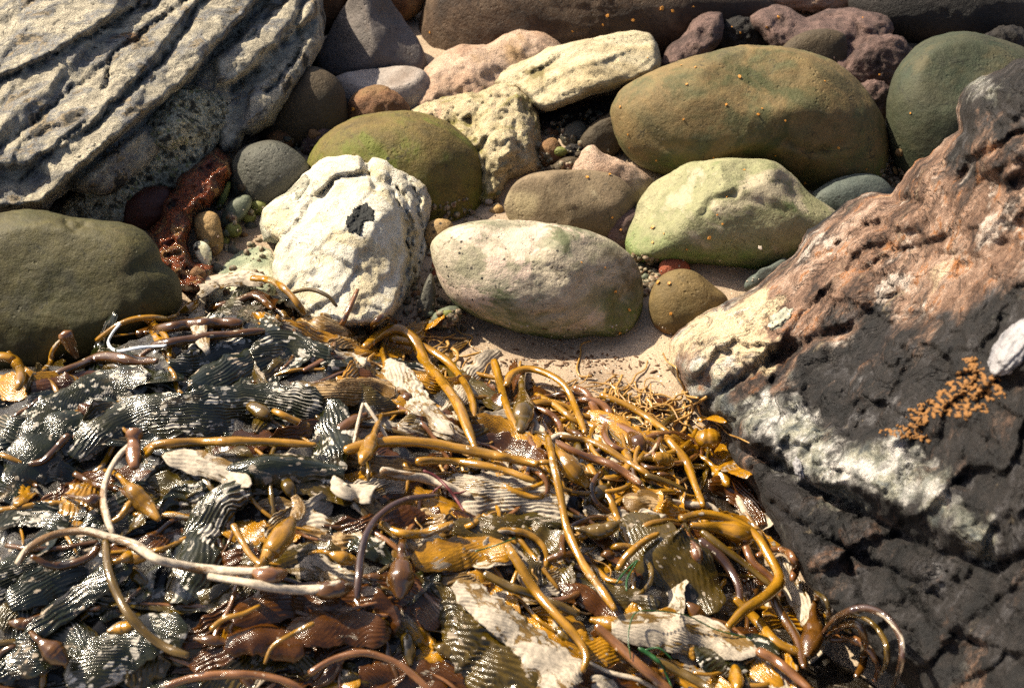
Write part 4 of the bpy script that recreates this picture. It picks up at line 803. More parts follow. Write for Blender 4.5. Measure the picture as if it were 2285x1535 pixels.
# ---- the tangle: many strands nothing tells apart
def inheap(x, y, mg=0):
    p = PT(x, y, gdepth(y))[:2]; return poly_sd(np.array([p+[0, 0]]), HG)[0] > mg
def rnd_path(x, y, ang, L, bend, n=5):
    pts = []; a = ang; k = L/(n-1); px, py = x-math.cos(ang)*L/2, y-math.sin(ang)*L/2*.75
    for i in range(n):
        pts.append((px, py)); a += random.gauss(0, bend); px += math.cos(a)*k; py += math.sin(a)*k*.75
    return pts
cand = []
for tr in range(4000):
    x, y = random.uniform(-40, 2000), random.uniform(640, 1560)
    if len(cand) < 240 and x < 1780 and inheap(x, y, .03) and all((x-a)**2+(y-b)**2 > 50**2 for a, b in cand): cand.append((x, y))
cand.sort(key=lambda p: p[1])
for x, y in cand:
    left = x < 620
    if left: mt = random.choice(['b_dark', 'b_dark', 'b_dark', 'b_spot', 'b_spot', 'b_olive', 'b_olive', 'b_brown', 'b_gold']); ang = random.gauss(-.45, .45)
    elif x < 1000: mt = random.choice(['b_olive', 'b_spot', 'b_gold', 'b_brown', 'b_sandy', 'b_pale']); ang = random.gauss(.1, .6)
    else: mt = random.choice(['b_gold', 'b_olive', 'b_brown', 'b_brown', 'b_pale', 'b_gold']); ang = random.gauss(.6, .5)
    if y > 1330 and 380 < x < 1000: mt = random.choice(['b_brown', 'b_brown', 'b_gold', 'b_olive'])
    zone = ('plain dark ridged kelp blade packed among many like it in the left of the heap' if left else 'plain ragged kelp blade packed among many like it in the middle of the heap' if x < 1000 else 'plain ragged kelp blade packed among many like it in the right of the heap')
    blade(rnd_path(x, y, ang, random.uniform(130, 300), .22), random.uniform(45, 100)*(1 if y > 900 else .75), mt, random.uniform(.002, .016), zone, twist=random.gauss(0, .35), tilt=random.gauss(0, .25), curl=random.uniform(-.1, .4), ruffle=.3, ragged=.26)
cand = []
while len(cand) < 140:
    x, y = random.uniform(-40, 2000), random.uniform(660, 1560)
    if x < 560 and random.random() < .35: continue
    if inheap(x, y, .02) and all((x-a)**2+(y-b)**2 > 40**2 for a, b in cand): cand.append((x, y))
for x, y in cand:
    if x < 620: mt = random.choice(['s_olive', 's_brown', 's_brown', 's_gold', 's_gold']); ang = random.gauss(-.1, .6)
    elif x < 1000: mt = random.choice(['s_gold', 's_olive', 's_brown', 's_red']); ang = random.gauss(.2, .7)
    else: mt = random.choice(['s_gold', 's_gold', 's_gold', 's_olive', 's_brown', 's_red', 's_pale']); ang = random.gauss(.8, .6)
    if y > 1330 and 380 < x < 1000: mt = random.choice(['s_brown', 's_red', 's_red'])
    zone = 'plain short kelp stipe tangled among many like it in the left of the heap' if x < 620 else 'plain short kelp stipe tangled among many like it in the middle of the heap' if x < 1000 else 'plain short kelp stipe tangled among many like it in the right of the heap'
    stipe(rnd_path(x, y, ang, random.uniform(110, 300), .3), random.uniform(5, 11)*(1 if y > 1000 else .8), mt, random.uniform(.004, .024), zone, sides=8)
for k in range(64):
    x, y = (random.gauss(1400, 130), random.gauss(985, 60)) if k < 44 else (random.uniform(1000, 1700), random.uniform(900, 1300))
    if not inheap(x, y, .02): continue
    a0 = random.uniform(0, 6.28); R0 = random.uniform(30, 85); sw = random.uniform(1.2, 3.2)
    pts = [(x+R0*math.cos(a0+sw*i/5)*1.15, y+R0*math.sin(a0+sw*i/5)*.8) for i in range(6)]
    if not all(inheap(u, v, -.01) for u, v in pts): continue
    stipe(pts, random.uniform(7, 12), random.choice(['s_gold', 's_gold', 's_gold', 's_olive', 's_red', 's_brown']), [.01, .035, .03, .008], 'plain short kelp stipe tangled among many like it in the right of the heap', sides=8)
cand = []
while len(cand) < 30:
    x, y = random.uniform(0, 1800), random.uniform(780, 1550)
    if x < 560 and random.random() < .5: continue
    if inheap(x, y, .03) and all((x-a)**2+(y-b)**2 > 70**2 for a, b in cand): cand.append((x, y))
for x, y in cand:
    a = random.gauss(.6, .9); L = random.uniform(55, 105); dx, dy = math.cos(a)*L/2, math.sin(a)*L/2*.8
    bladder([(x-dx, y-dy), (x, y), (x+dx, y+dy)], random.uniform(13, 21), random.choice(['s_gold', 's_olive', 's_brown', 's_brown']), random.uniform(.01, .026),
            'small glossy float bladder half buried in the kelp tangle')

# ---- fine dry threads along the sunny rim
V, F, UV = [], [], []
def thread(pts, r, lift):
    P, D = path3(pts, lift); v, f, u = tube(P, r*D/FPX*np.linspace(1, .5, len(P)), 5)
    off = sum(len(a) for a in V); V.append(v); UV.append(u); F.extend([tuple(i+off for i in t) for t in f])
for k in range(330):
    if k >= 170:
        x, y = random.gauss(1330, 190), random.gauss(1060, 120)
        if not inheap(x, y, .04): continue
    elif k < 95: x, y = random.gauss(1420, 80), random.gauss(925, 30); y += (x-1440)*.12
    else: x, y = random.gauss(985, 55), random.gauss(752, 24); y += (x-985)*.4
    if k < 170 and not inheap(x, y, -.012): continue
    thread(rnd_path(x, y, random.uniform(0, 3.14), random.uniform(50, 170), .75, 7), random.uniform(1.6, 4.6), random.uniform(.002, .02))
link('kelp_threads', np.vstack(V), F, K['thread'], label='fine golden dried kelp threads matted along the sunny rim of the heap', cat='kelp threads', kind='stuff', uv=np.vstack(UV))

# ---- the strands one can point to
BL = blade
BL([(40, 985), (110, 930), (210, 880), (330, 845)], 120, 'b_spot', .02, 'dark blade with pale flecks running up towards the upper left rim of the heap', curl=.3)
BL([(10, 1120), (50, 1040), (110, 975), (190, 935)], 120, 'b_dark', .022, 'dark ridged blade curling at the left edge below the flecked one', lam=.007)
BL([(150, 1010), (230, 950), (330, 915), (420, 905)], 100, 'b_spot', .024, 'white flecked dark blade left of the middle ridged blade', curl=.3)
BL([(330, 945), (420, 925), (540, 905), (650, 900), (720, 905)], 130, 'b_spot', .03, 'broad blade with strong white ridges in the upper middle of the heap', ridge=.0026, lam=.006, tilt=-.2)
BL([(420, 860), (500, 830), (580, 800), (660, 785)], 80, 'b_dark', .026, 'wrinkled dark green blade below the kelp crest', ridge=.002)
BL([(560, 790), (630, 770), (700, 790), (760, 800)], 80, 'b_spot', .03, 'blade with fine black and white wrinkles under the sandy blade', ridge=.0026, lam=.0055)
BL([(630, 705), (700, 715), (780, 735), (840, 760)], 90, 'b_sandy', .03, 'sandy golden ridged blade draped over the top of the heap near the white rock', ridge=.002, curl=.5)
BL([(670, 900), (740, 875), (820, 865), (880, 880)], 80, 'b_sandy', .03, 'sandy golden ridged blade in the middle above the long horizontal stipes', ridge=.0024, curl=.4)
BL([(745, 890), (740, 950), (735, 1010), (725, 1080)], 100, 'b_spot', .032, 'dark green blade with white dots hanging down in the middle of the heap', curl=.35)
BL([(500, 1050), (580, 1040), (660, 1040), (770, 1050)], 92, 'b_dark', .04, 'smooth dark green blade folded into a shiny tube beside the dotted blade', ridge=.0004, curl=.9, ruffle=.05)
BL([(365, 1015), (430, 1030), (500, 1050), (560, 1085)], 62, 'b_pale', .042, 'pale crusted blade left of the shiny dark green tube', curl=.2)
BL([(865, 800), (900, 860), (950, 920), (1015, 970)], 78, 'b_pale', .036, 'whitish crusted blade slanting down beside the big golden arc', curl=.3)
BL([(915, 900), (960, 935), (1010, 965), (1050, 985)], 60, 'b_pale', .03, 'small crusted blade under the slanting whitish one', curl=.3)
BL([(1000, 1085), (1080, 1095), (1170, 1110), (1265, 1130)], 120, 'b_pale', .03, 'wide tan blade with fine wrinkles in the centre of the heap', ridge=.0018, lam=.006, curl=.3)
BL([(1010, 1180), (1090, 1180), (1170, 1170), (1260, 1165)], 80, 'b_olive', .026, 'olive blade below the wide tan wrinkled one', curl=.3)
BL([(1055, 935), (1110, 955), (1170, 985), (1200, 1005)], 70, 'b_gold', .034, 'golden ridged blade above the thick horizontal stipe', ridge=.002)
BL([(1000, 1330), (1050, 1390), (1110, 1450), (1190, 1540)], 200, 'b_olive', .03, 'broad fanned green blade with bright ridges at the bottom middle', ridge=.0024, lam=.0075, curl=.35, prof=([0, .1, .4, .9, 1], [.25, .5, .9, 1.1, 1.0]))
BL([(1015, 1300), (1090, 1355), (1170, 1420), (1230, 1480), (1275, 1535)], 96, 'b_pale', .05, 'long torn blade crusted white at the bottom middle', curl=.3, ragged=.25, prof=([0, .1, .5, .9, 1], [.3, .7, .8, 1.2, .8]))
BL([(1380, 1160), (1450, 1220), (1530, 1290), (1590, 1370)], 190, 'b_olive', .03, 'large wrinkled olive blade in the lower right of the heap', ridge=.0022, lam=.006)
BL([(1365, 1400), (1460, 1400), (1570, 1420), (1690, 1455)], 100, 'b_pale', .042, 'grey speckled blade lying across the lower right of the heap', curl=.3)
BL([(1560, 1480), (1640, 1455), (1700, 1445), (1740, 1470)], 110, 'b_spot', .03, 'dark blade with chalky spots right of the grey speckled one', curl=.3)
BL([(1740, 1240), (1770, 1310), (1810, 1390), (1840, 1440)], 46, 'b_pale', .04, 'narrow chalky blade along the right rim of the heap', curl=.2)
BL([(400, 1345), (425, 1270), (460, 1180), (500, 1110), (560, 1090)], 110, 'b_spot', .034, 'dark blade with chalky dots bending upright left of centre', ridge=.002, curl=.4)
BL([(15, 1345), (80, 1310), (160, 1280), (240, 1265)], 95, 'b_dark', .03, 'black ridged blade under the pale looping stipe at the left', ridge=.002)
BL([(60, 1420), (150, 1350), (230, 1290), (300, 1250)], 70, 'b_dark', .034, 'dark ribbon blade slanting below the pale looping stipe', ridge=.0018)
BL([(150, 1525), (230, 1470), (320, 1420), (420, 1400)], 130, 'b_spot', .028, 'chalk crusted wrinkled blade at the bottom left', ridge=.0022)
BL([(20, 1500), (90, 1440), (150, 1420), (210, 1440)], 110, 'b_dark', .024, 'dark green blade in the bottom left corner of the heap')
BL([(520, 1390), (600, 1350), (690, 1330), (760, 1340)], 90, 'b_brown', .026, 'brown leathery blade below the pale double stipe', ridge=.0006)
BL([(640, 1420), (720, 1400), (800, 1400), (870, 1420)], 90, 'b_brown', .03, 'shiny brown blade above the pinkish arc at the bottom', ridge=.0005)
BL([(500, 1450), (560, 1420), (620, 1430), (680, 1460)], 80, 'b_brown', .03, 'curled brown blade at the bottom above the pinkish stipe', ridge=.0005, curl=.6)
BL([(835, 1290), (880, 1310), (930, 1340), (980, 1400)], 110, 'b_brown', .02, 'translucent amber blade under the hanging brown bladder', ridge=.001)
BL([(920, 1250), (990, 1235), (1070, 1225), (1150, 1230)], 84, 'b_gold', .034, 'yellow green blade with a thin green eelgrass strand on it', ridge=.0012)
BL([(745, 1062), (770, 1092), (835, 1098)], 62, 'b_pale', .04, 'cream coloured leaf scrap beside the small teardrop bladder', ridge=.0004, curl=.5, tilt=.3, prof=([0, .1, .5, .9, 1], [.1, .5, .9, 1, .85]))
BL([(435, 660), (470, 632), (540, 620), (600, 628)], 44, 'b_pale', .045, 'pale bleached blade arching over the very top of the heap', ridge=.0005, curl=.3)
BL([(455, 650), (440, 690), (445, 740), (465, 790)], 46, 'b_pale', .04, 'lacy bleached blade hanging from the top of the heap', ridge=.001, ragged=.3)
BL([(560, 650), (600, 680), (640, 690), (680, 715)], 60, 'b_brown', .035, 'amber brown leaf under the bleached arching blade', ridge=.0006)
BL([(1310, 920), (1370, 950), (1430, 985), (1490, 1000)], 56, 'b_gold', .03, 'pinkish golden ridged blade in the sunny upper right of the heap', ridge=.0016)
BL([(1390, 1110), (1440, 1120), (1490, 1135), (1540, 1150)], 64, 'b_sandy', .036, 'sandy crusted blade behind the big golden loop at the right', ridge=.002)
BL([(1580, 1080), (1630, 1090), (1680, 1130), (1700, 1170)], 60, 'b_brown', .02, 'dark ragged blade against the foot of the crusted rock')
BL([(1555, 935), (1590, 930), (1620, 940)], 26, 'b_gold', .02, 'dry curled leaf scrap at the tip of the crusted rock', ridge=.0004)

ST = stipe
ST([(-30, 800), (10, 796), (35, 808), (46, 835), (40, 870)], 15, 's_gold', .04, 'orange brown stipe loop cut by the left edge of the photo')
ST([(118, 838), (170, 818), (230, 797), (300, 806), (350, 806)], 15, 's_brown', .03, 'thick brown stipe under the white cord')
ST([(215, 760), (270, 722), (330, 708), (390, 716)], 10, 's_gold', .03, 'orange stipe arching against the big olive boulder')
ST([(305, 745), (380, 730), (470, 722), (540, 722)], 16, 's_brown', .03, 'fat brown stipe at the upper left rim, upper of two')
ST([(340, 772), (420, 758), (500, 748), (590, 738)], 14, 's_brown', .034, 'pinkish brown stipe at the upper left rim, lower of two')
ST([(470, 690), (530, 672), (570, 660), (610, 690)], 13, 's_brown', .04, 'brown stipe bending under the bleached arching blade')
ST([(560, 622), (610, 628), (650, 660), (680, 700)], 12, 's_gold', .045, 'golden stipe curving down the right of the kelp crest')
ST([(645, 655), (690, 646), (730, 660), (752, 684)], 7, 's_olive', .04, 'thin olive stipe arching in front of the white rock')
ST([(815, 775), (850, 745), (890, 735), (925, 760), (950, 810), (985, 850), (1020, 900), (1045, 960), (1060, 1000)], 16, 's_gold', .05, 'thickest golden arc curving down from below the white rock')
ST([(870, 755), (930, 768), (990, 800), (1030, 845), (1052, 890), (1058, 930)], 12, 's_gold', .045, 'golden stipe arching just right of the thickest arc')
ST([(820, 745), (835, 722), (860, 705), (885, 720)], 10, 's_brown', .04, 'short brown stipe raised at the foot of the white rock')
ST([(1130, 862), (1142, 834), (1180, 823), (1230, 838), (1265, 868), (1288, 920), (1305, 965)], 11, 's_gold', .05, 'golden hoop standing above the sand edge')
ST([(1102, 805), (1112, 840), (1125, 890), (1140, 930), (1165, 975)], 12, 's_gold', .04, 'golden stipe just left of the standing hoop')
ST([(1195, 880), (1240, 905), (1280, 935), (1330, 955)], 11, 's_gold', .03, 'golden stipe passing under the standing hoop')
ST([(1280, 865), (1310, 880), (1340, 930), (1400, 960), (1450, 990)], 13, 's_red', .03, 'pinkish branching stipe right of the standing hoop')
ST([(1340, 880), (1400, 905), (1450, 935), (1500, 975)], 11, 's_gold', .03, 'golden stipe in the sunny mat near the rock tip')
k = ST([(322, 1008), (345, 994), (400, 988), (500, 985), (600, 986), (705, 992)], 13, 's_gold', .05, 'long horizontal brown stipe, left one of the level line across the heap')
ST([(345, 994), (335, 1005), (322, 1020)], 9, 's_gold', .05, parent=k, name='branch')
ST([(770, 1005), (840, 988), (920, 985), (1010, 998), (1100, 1015), (1200, 1035)], 17, 's_gold', .05, 'thick golden horizontal stipe with pale patches in the centre')
ST([(930, 1030), (990, 1028), (1060, 1035), (1130, 1050), (1195, 1075)], 14, 's_gold', .048, 'golden stipe directly below the thick horizontal one')
ST([(850, 1050), (900, 1060), (960, 1070), (1050, 1105)], 13, 's_pale', .042, 'whitish stipe below the two golden horizontal ones')
k = ST([(1222, 975), (1234, 1030), (1250, 1100), (1266, 1180), (1300, 1255), (1345, 1320), (1372, 1360)], 13, 's_gold', .06, 'long golden stipe running steeply down right of centre with a white top')
ST([(1222, 985), (1250, 970), (1275, 975)], 9, 's_pale', .06, parent=k, name='branch')
ST([(1235, 985), (1300, 1015), (1370, 1040), (1430, 1080)], 13, 's_red', .045, 'reddish stipe fanning right from the white topped one')
ST([(1250, 975), (1330, 990), (1400, 1030), (1450, 1060)], 12, 's_gold', .04, 'upper golden stipe fanning right from the white topped one')
ST([(1130, 1215), (1165, 1270), (1200, 1325), (1245, 1375), (1285, 1420), (1308, 1462), (1300, 1498)], 14, 's_gold', .055, 'golden stipe curving down to a hooked end at the bottom')
ST([(1080, 1280), (1140, 1310), (1210, 1335), (1290, 1370)], 15, 's_olive', .045, 'olive stipe crossing behind the hooked golden one')
ST([(1330, 1395), (1390, 1450), (1440, 1495), (1500, 1545)], 16, 's_red', .05, 'straight pinkish stipe slanting to the bottom edge right of the hooked one')
ST([(1460, 1470), (1520, 1500), (1600, 1545)], 14, 's_olive', .04, 'olive stipe at the bottom edge below the green weed')
ST([(1520, 1158), (1570, 1148), (1630, 1158), (1685, 1192), (1715, 1238), (1740, 1290), (1715, 1325), (1660, 1362), (1625, 1398)], 18, 's_gold', .07, 'big bright golden loop at the right rim of the heap')
ST([(1690, 1240), (1725, 1226), (1758, 1232), (1775, 1262), (1768, 1296)], 12, 's_red', .06, 'small orange hoop poking out beside the big golden loop')
ST([(1560, 1205), (1610, 1245), (1645, 1300), (1652, 1350)], 15, 's_purple', .045, 'purple brown stipe inside the big golden loop')
ST([(1565, 1185), (1610, 1220), (1670, 1265), (1725, 1310)], 11, 's_olive', .055, 'straight glossy olive stipe crossing inside the big golden loop')
ST([(1660, 1210), (1680, 1255), (1720, 1290), (1745, 1330)], 12, 's_red', .05, 'orange red stipe inside the big golden loop')
ST([(1640, 1335), (1690, 1385), (1730, 1430), (1790, 1460)], 14, 's_gold', .045, 'golden stipe hanging below the big golden loop')
ST([(1720, 1330), (1750, 1380), (1780, 1430), (1795, 1490)], 14, 's_brown', .05, 'brown stipe dropping from the big golden loop to the bottom')
ST([(1690, 1450), (1740, 1480), (1810, 1540)], 15, 's_red', .05, 'glossy reddish stipe at the bottom right of the heap')
ST([(1838, 1412), (1872, 1374), (1925, 1356), (1975, 1374), (2008, 1420), (2012, 1475), (1990, 1545)], 11, 's_purple', .07, 'tallest grey brown arch against the dark rock at the bottom right')
ST([(1850, 1400), (1890, 1372), (1940, 1385), (1975, 1430), (1978, 1480), (1960, 1510)], 8, 's_olive', .06, 'thin arch nested inside the tallest grey brown arch')
ST([(1840, 1418), (1880, 1395), (1915, 1395), (1930, 1430), (1925, 1480), (1910, 1510)], 11, 's_brown', .06, 'dark brown bent stipe under the nested arches')
ST([(1850, 1425), (1900, 1425), (1940, 1450), (1960, 1490), (1950, 1520)], 10, 's_red', .05, 'dark red stipe lowest of the nested arches')
ST([(1820, 1320), (1840, 1335), (1850, 1360), (1845, 1395)], 8, 's_olive', .05, 'thin dark loop rising left of the nested arches')
k = ST([(300, 985), (268, 1015), (240, 1060), (230, 1110), (240, 1160), (252, 1190)], 11, 's_pale', .055, 'yellow forked stipe with a chalky bend at the left')
ST([(248, 1165), (270, 1150), (290, 1118)], 9, 's_gold', .055, parent=k, name='branch')
ST([(70, 1240), (115, 1262), (165, 1256), (205, 1238), (222, 1212)], 11, 's_brown', .045, 'brown bow shaped stipe inside the pale loop')
ST([(38, 1258), (62, 1225), (112, 1196), (180, 1184), (235, 1196), (300, 1215), (345, 1245), (410, 1262), (490, 1272), (560, 1274), (600, 1268)], 13, 's_pale', .065, 'long chalk white stipe looping across the left of the heap')
ST([(465, 1285), (540, 1297), (620, 1312), (700, 1315), (760, 1298)], 13, 's_pale', .06, 'second chalk white stipe just below the long looping one')
ST([(236, 1205), (240, 1260), (256, 1312), (284, 1365), (325, 1412), (372, 1445), (420, 1462)], 13, 's_olive', .06, 'olive stipe hanging in a long curve from the chalk white one')
ST([(797, 1335), (800, 1290), (806, 1235), (822, 1182), (852, 1145), (905, 1115), (975, 1105)], 12, 's_purple', .07, 'purple brown stipe hanging down in the centre with a chalky bent top')
ST([(850, 1165), (885, 1187), (935, 1192), (980, 1180), (1012, 1168)], 13, 's_gold', .055, 'golden bow lying against the purple brown hanging stipe')
ST([(690, 1502), (740, 1472), (800, 1456), (855, 1466), (905, 1492), (965, 1545)], 12, 's_red', .055, 'pinkish arc at the bottom edge left of the fanned blade')
ST([(370, 1530), (440, 1510), (540, 1504), (620, 1514), (680, 1540)], 12, 's_red', .05, 'pinkish stipe along the bottom edge at the left')
ST([(700, 1390), (660, 1410), (610, 1440), (590, 1480)], 8, 's_gold', .05, 'thin tan stipe among the brown leathery blades')
ST([(520, 1170), (535, 1200), (560, 1240), (590, 1265)], 10, 's_gold', .045, 'short yellow stipe leaning left of the fat bladder')
ST([(470, 1405), (500, 1380), (540, 1370), (580, 1350)], 9, 's_gold', .045, 'small forked yellow stipe below the second chalk white stipe')
ST([(810, 900), (800, 940), (790, 990)], 6, 's_pale', .05, 'thin white straw in the middle, left leg of an upturned v')
ST([(815, 900), (845, 945), (868, 985)], 6, 's_pale', .05, 'thin white straw in the middle, right leg of an upturned v')
ST([(610, 915), (650, 935), (690, 950)], 11, 's_gold', .04, 'short golden stipe end above the long horizontal one')
ST([(1440, 1060), (1490, 1075), (1530, 1095)], 10, 's_olive', .04, 'short olive stipe beside the sandy crusted blade')
ST([(1490, 980), (1530, 1030), (1550, 1080), (1570, 1130)], 13, 's_gold', .035, 'golden stipe bending down near the foot of the crusted rock')
ST([(1380, 1270), (1400, 1240), (1440, 1205), (1470, 1190)], 11, 's_gold', .05, 'golden stipe curling up left of the large wrinkled blade')

def BD(pts, r, mat, lift, label, prof=None):
    o = bladder(pts, r, mat, lift, label, prof=prof)
    a, b = np.array(pts[0], float), np.array(pts[1], float); d = (a-b)/np.linalg.norm(a-b); s = np.array([-d[1], d[0]])*random.uniform(-.5, .5)
    if prof is None:
        P, D = path3([tuple(a-d*8), tuple(a+d*14), tuple(a+d*32+s*14), tuple(a+d*46+s*36)], [lift, lift, lift*.7, lift*.2], n=12)
        V, F, UV = tube(P, np.linspace(.34, .24, 12)*r*D/FPX, 8); link('stalk', V, F, K[mat], uv=UV, parent=o)
    return o
BD([(275, 1072), (305, 1105), (355, 1160)], 22, 's_gold', .05, 'long yellow bladder at the left behind the forked stipe')
BD([(265, 1250), (300, 1240), (345, 1232)], 21, 's_gold', .05, 'shiny yellow bladder lying under the chalk white stipe')
k = BD([(585, 1255), (620, 1210), (655, 1155)], 29, 's_gold', .06, 'fattest golden bladder left of centre')
BL([(655, 1160), (668, 1130), (655, 1105)], 34, 'b_sandy', .06, parent=k, name='leaf', ridge=.0005)
BD([(735, 1235), (765, 1245), (800, 1252)], 18, 's_gold', .05, 'bright yellow bladder left of the purple brown hanging stipe')
BD([(895, 1235), (895, 1280), (892, 1335)], 30, 's_brown', .05, 'hanging brown egg shaped bladder right of the purple brown stipe')
k = BD([(835, 965), (822, 1000), (805, 1035)], 21, 's_gold', .065, 'teardrop bladder with a flared tip above the cream leaf scrap')
BD([(1165, 870), (1168, 910), (1160, 965)], 25, 's_olive', .05, 'upright olive bladder inside the standing hoop')
BD([(1240, 1000), (1275, 1045), (1312, 1085)], 23, 's_gold', .055, 'golden bladder right of the white topped long stipe')
BD([(1555, 975), (1580, 978), (1606, 976)], 26, 's_gold', .05, 'round orange bladder touching the tip of the crusted rock', prof=([0, .15, .5, .85, 1], [.5, .85, 1, .85, .5]))
BD([(1460, 1020), (1480, 1026), (1500, 1032)], 20, 's_gold', .045, 'round golden bladder in the tangle left of the orange one', prof=([0, .15, .5, .85, 1], [.5, .85, 1, .85, .5]))
BD([(1540, 1172), (1600, 1178), (1685, 1195)], 27, 's_gold', .062, 'big bright orange bladder inside the golden loop', prof=([0, .3, .6, .8, .95, 1], [.3, .5, .85, 1, .7, .3]))
BD([(1540, 1205), (1552, 1230), (1560, 1260)], 16, 's_red', .055, 'pinkish teardrop bladder hanging left of the golden loop')
BD([(1815, 1375), (1815, 1415), (1800, 1465)], 28, 's_brown', .06, 'dark brown bladder beside the nested arches')
BD([(1290, 1180), (1340, 1185), (1385, 1165)], 20, 's_olive', .045, 'olive bladder pointing right below the long golden stipe')
BD([(185, 1112), (215, 1118), (240, 1130)], 18, 's_brown', .045, 'brown bladder left of the forked stipe')
BD([(690, 1318), (740, 1315), (790, 1305)], 26, 's_brown', .05, 'brown bladder at the end of the second chalk white stipe')
BD([(560, 1272), (600, 1285), (640, 1275)], 22, 's_red', .06, 'reddish bladder at the end of the long chalk white stipe')
BD([(90, 1430), (120, 1455), (150, 1480)], 26, 's_brown', .045, 'dark brown bladder in the bottom left of the heap')
BD([(300, 960), (298, 1005), (300, 1045)], 17, 's_red', .06, 'rusty knobbed bladder where the chalky bend meets the horizontal stipe', prof=([0, .12, .3, .5, .8, 1], [1, 1.1, .7, 1, .9, .6]))
BD([(145, 742), (155, 765), (172, 798)], 17, 's_red', .05, 'orange bladder piece sticking up at the left rim of the heap', prof=([0, .2, .5, .8, 1], [.9, 1, .8, .6, .3]))
BD([(1590, 1040), (1610, 1060), (1625, 1085)], 20, 's_gold', .03, 'amber bladder against the foot of the crusted rock')
BD([(400, 700), (425, 690), (440, 672)], 16, 's_gold', .04, 'orange bladder at the left end of the kelp crest')
# other small things caught in it
ST([(268, 722), (250, 745), (242, 768), (262, 783), (310, 776), (370, 771)], 5.5, 'cord', .05, 'white blue cord scrap bent like a hook on the kelp', None, name='cord', cat='cord', e=(1, 1))
ST([(1408, 1470), (1402, 1420), (1415, 1370), (1450, 1362), (1530, 1372), (1600, 1405), (1680, 1425)], 2.2, 'eelgrass', .06, 'long thin green eelgrass strand over the grey speckled blade', 'eelgrass strands', name='eelgrass', cat='eelgrass')
ST([(1060, 1230), (1110, 1215), (1150, 1200)], 2.5, 'eelgrass', .06, 'short green eelgrass strand on the yellow green blade', 'eelgrass strands', name='eelgrass', cat='eelgrass')
ST([(1375, 1300), (1395, 1275), (1420, 1250)], 3, 'eelgrass', .06, 'dark green eelgrass blade left of the large wrinkled blade', 'eelgrass strands', name='eelgrass', cat='eelgrass')
ST([(1398, 1318), (1400, 1290), (1424, 1248)], 3, 'eelgrass', .062, 'second dark green eelgrass blade left of the large wrinkled blade', 'eelgrass strands', name='eelgrass', cat='eelgrass')
for a in ([(1425, 1445), (1450, 1460), (1475, 1480)], ):
    o = ST(a, 8, 'eelgrass', .055, 'small clump of green weed near the bottom right', None, name='green_weed', cat='seaweed', e=(.5, .4))
    ST([(1470, 1470), (1485, 1500), (1500, 1535)], 3, 'eelgrass', .05, parent=o, name='frond'); ST([(1440, 1450), (1470, 1445), (1500, 1470)], 3, 'eelgrass', .06, parent=o, name='frond')
o = ST([(945, 1050), (975, 1065), (1005, 1095), (1035, 1140)], 5, 'redweed', .07, 'small crimson weed sprig below the golden horizontal stipes', None, name='red_weed', cat='seaweed')
ST([(990, 1080), (975, 1090), (965, 1100)], 3, 'redweed', .07, parent=o, name='branch'); ST([(1010, 1100), (1025, 1100), (1040, 1095)], 3, 'redweed', .07, parent=o, name='branch')

# ------------------------------------------------------------------ flies, chips, pebbles on the sand
T1 = TK
FLY = [(1650, 172), (1520, 147), (1532, 190), (1240, 243), (1305, 268), (1243, 286), (1620, 235), (1700, 243), (1691, 256), (1752, 270), (1525, 267), (1385, 240), (1405, 330), (1402, 301), (1465, 357), (1592, 351), (1730, 347), (1797, 407), (1870, 330), (1932, 378), (1840, 182), (1962, 167), (1925, 41), (1355, 37), (1476, 20), (1500, 25), (1547, 16), (1412, 46), (1277, 70), (1345, 56), (1632, 61), (1652, 73), (1712, 60), (1735, 40), (1552, 152), (1457, 541), (1482, 521), (1612, 500), (1622, 441), (1582, 531), (1532, 556), (1600, 480), (1350, 598), (1372, 651), (1382, 741), (1297, 586), (1402, 691), (1470, 632), (1493, 634), (1497, 700), (1457, 509), (1365, 486), (1385, 513), (1310, 396), (1360, 391), (960, 72), (790, 245), (2032, 253), (1445, 130), (1660, 380)]
def fly_mesh(p, n, ang, L):
    d, F = ico(2); n = n/np.linalg.norm(n); a = np.cross(n, [math.cos(ang), math.sin(ang), .3]); a /= np.linalg.norm(a); b = np.cross(n, a)
    V = [p+n*L*.25+L*(d[:, :1]*a*.5+d[:, 1:2]*b*.2+d[:, 2:]*n*.2)]; Fs = list(F)
    for s in (-1, 1):
        w = p+n*L*.42+L*(d[:, :1]*(a*.42+b*s*.16)+d[:, 1:2]*(b*.16)+d[:, 2:]*n*.04)-a*L*.22+b*s*L*.2
        off = sum(len(v) for v in V); V.append(w); Fs += [tuple(i+off for i in f) for f in F]
    return np.vstack(V), Fs
for (x, y) in FLY:
    h = T1.ray_cast(Vector(CAM), Vector(ray(x, y)).normalized())
    if h[0] is None: continue
    p = np.array(h[0]); nv = np.array(h[1]); nv = -nv if nv@FW > 0 else nv
    V, F = fly_mesh(p, nv, random.uniform(0, 3.1), (4.5+6*random.random()**2)*((p-CAM)@FW)/FPX)
    link('kelp_fly', V, F, M['fly'], 'tiny amber kelp fly settled on the stones', 'fly', 'kelp flies on the stones')
h = T1.ray_cast(Vector(CAM), Vector(ray(1695, 553)).normalized()); p = np.array(h[0])-.03*np.array(Vector(ray(1695, 553)).normalized())
V, F = fly_mesh(p, np.array([0, -.7, .7]),   .6, .008); link('kelp_fly', V, F, M['flyw'], 'pale fly hovering in front of the pale green boulder', 'fly')

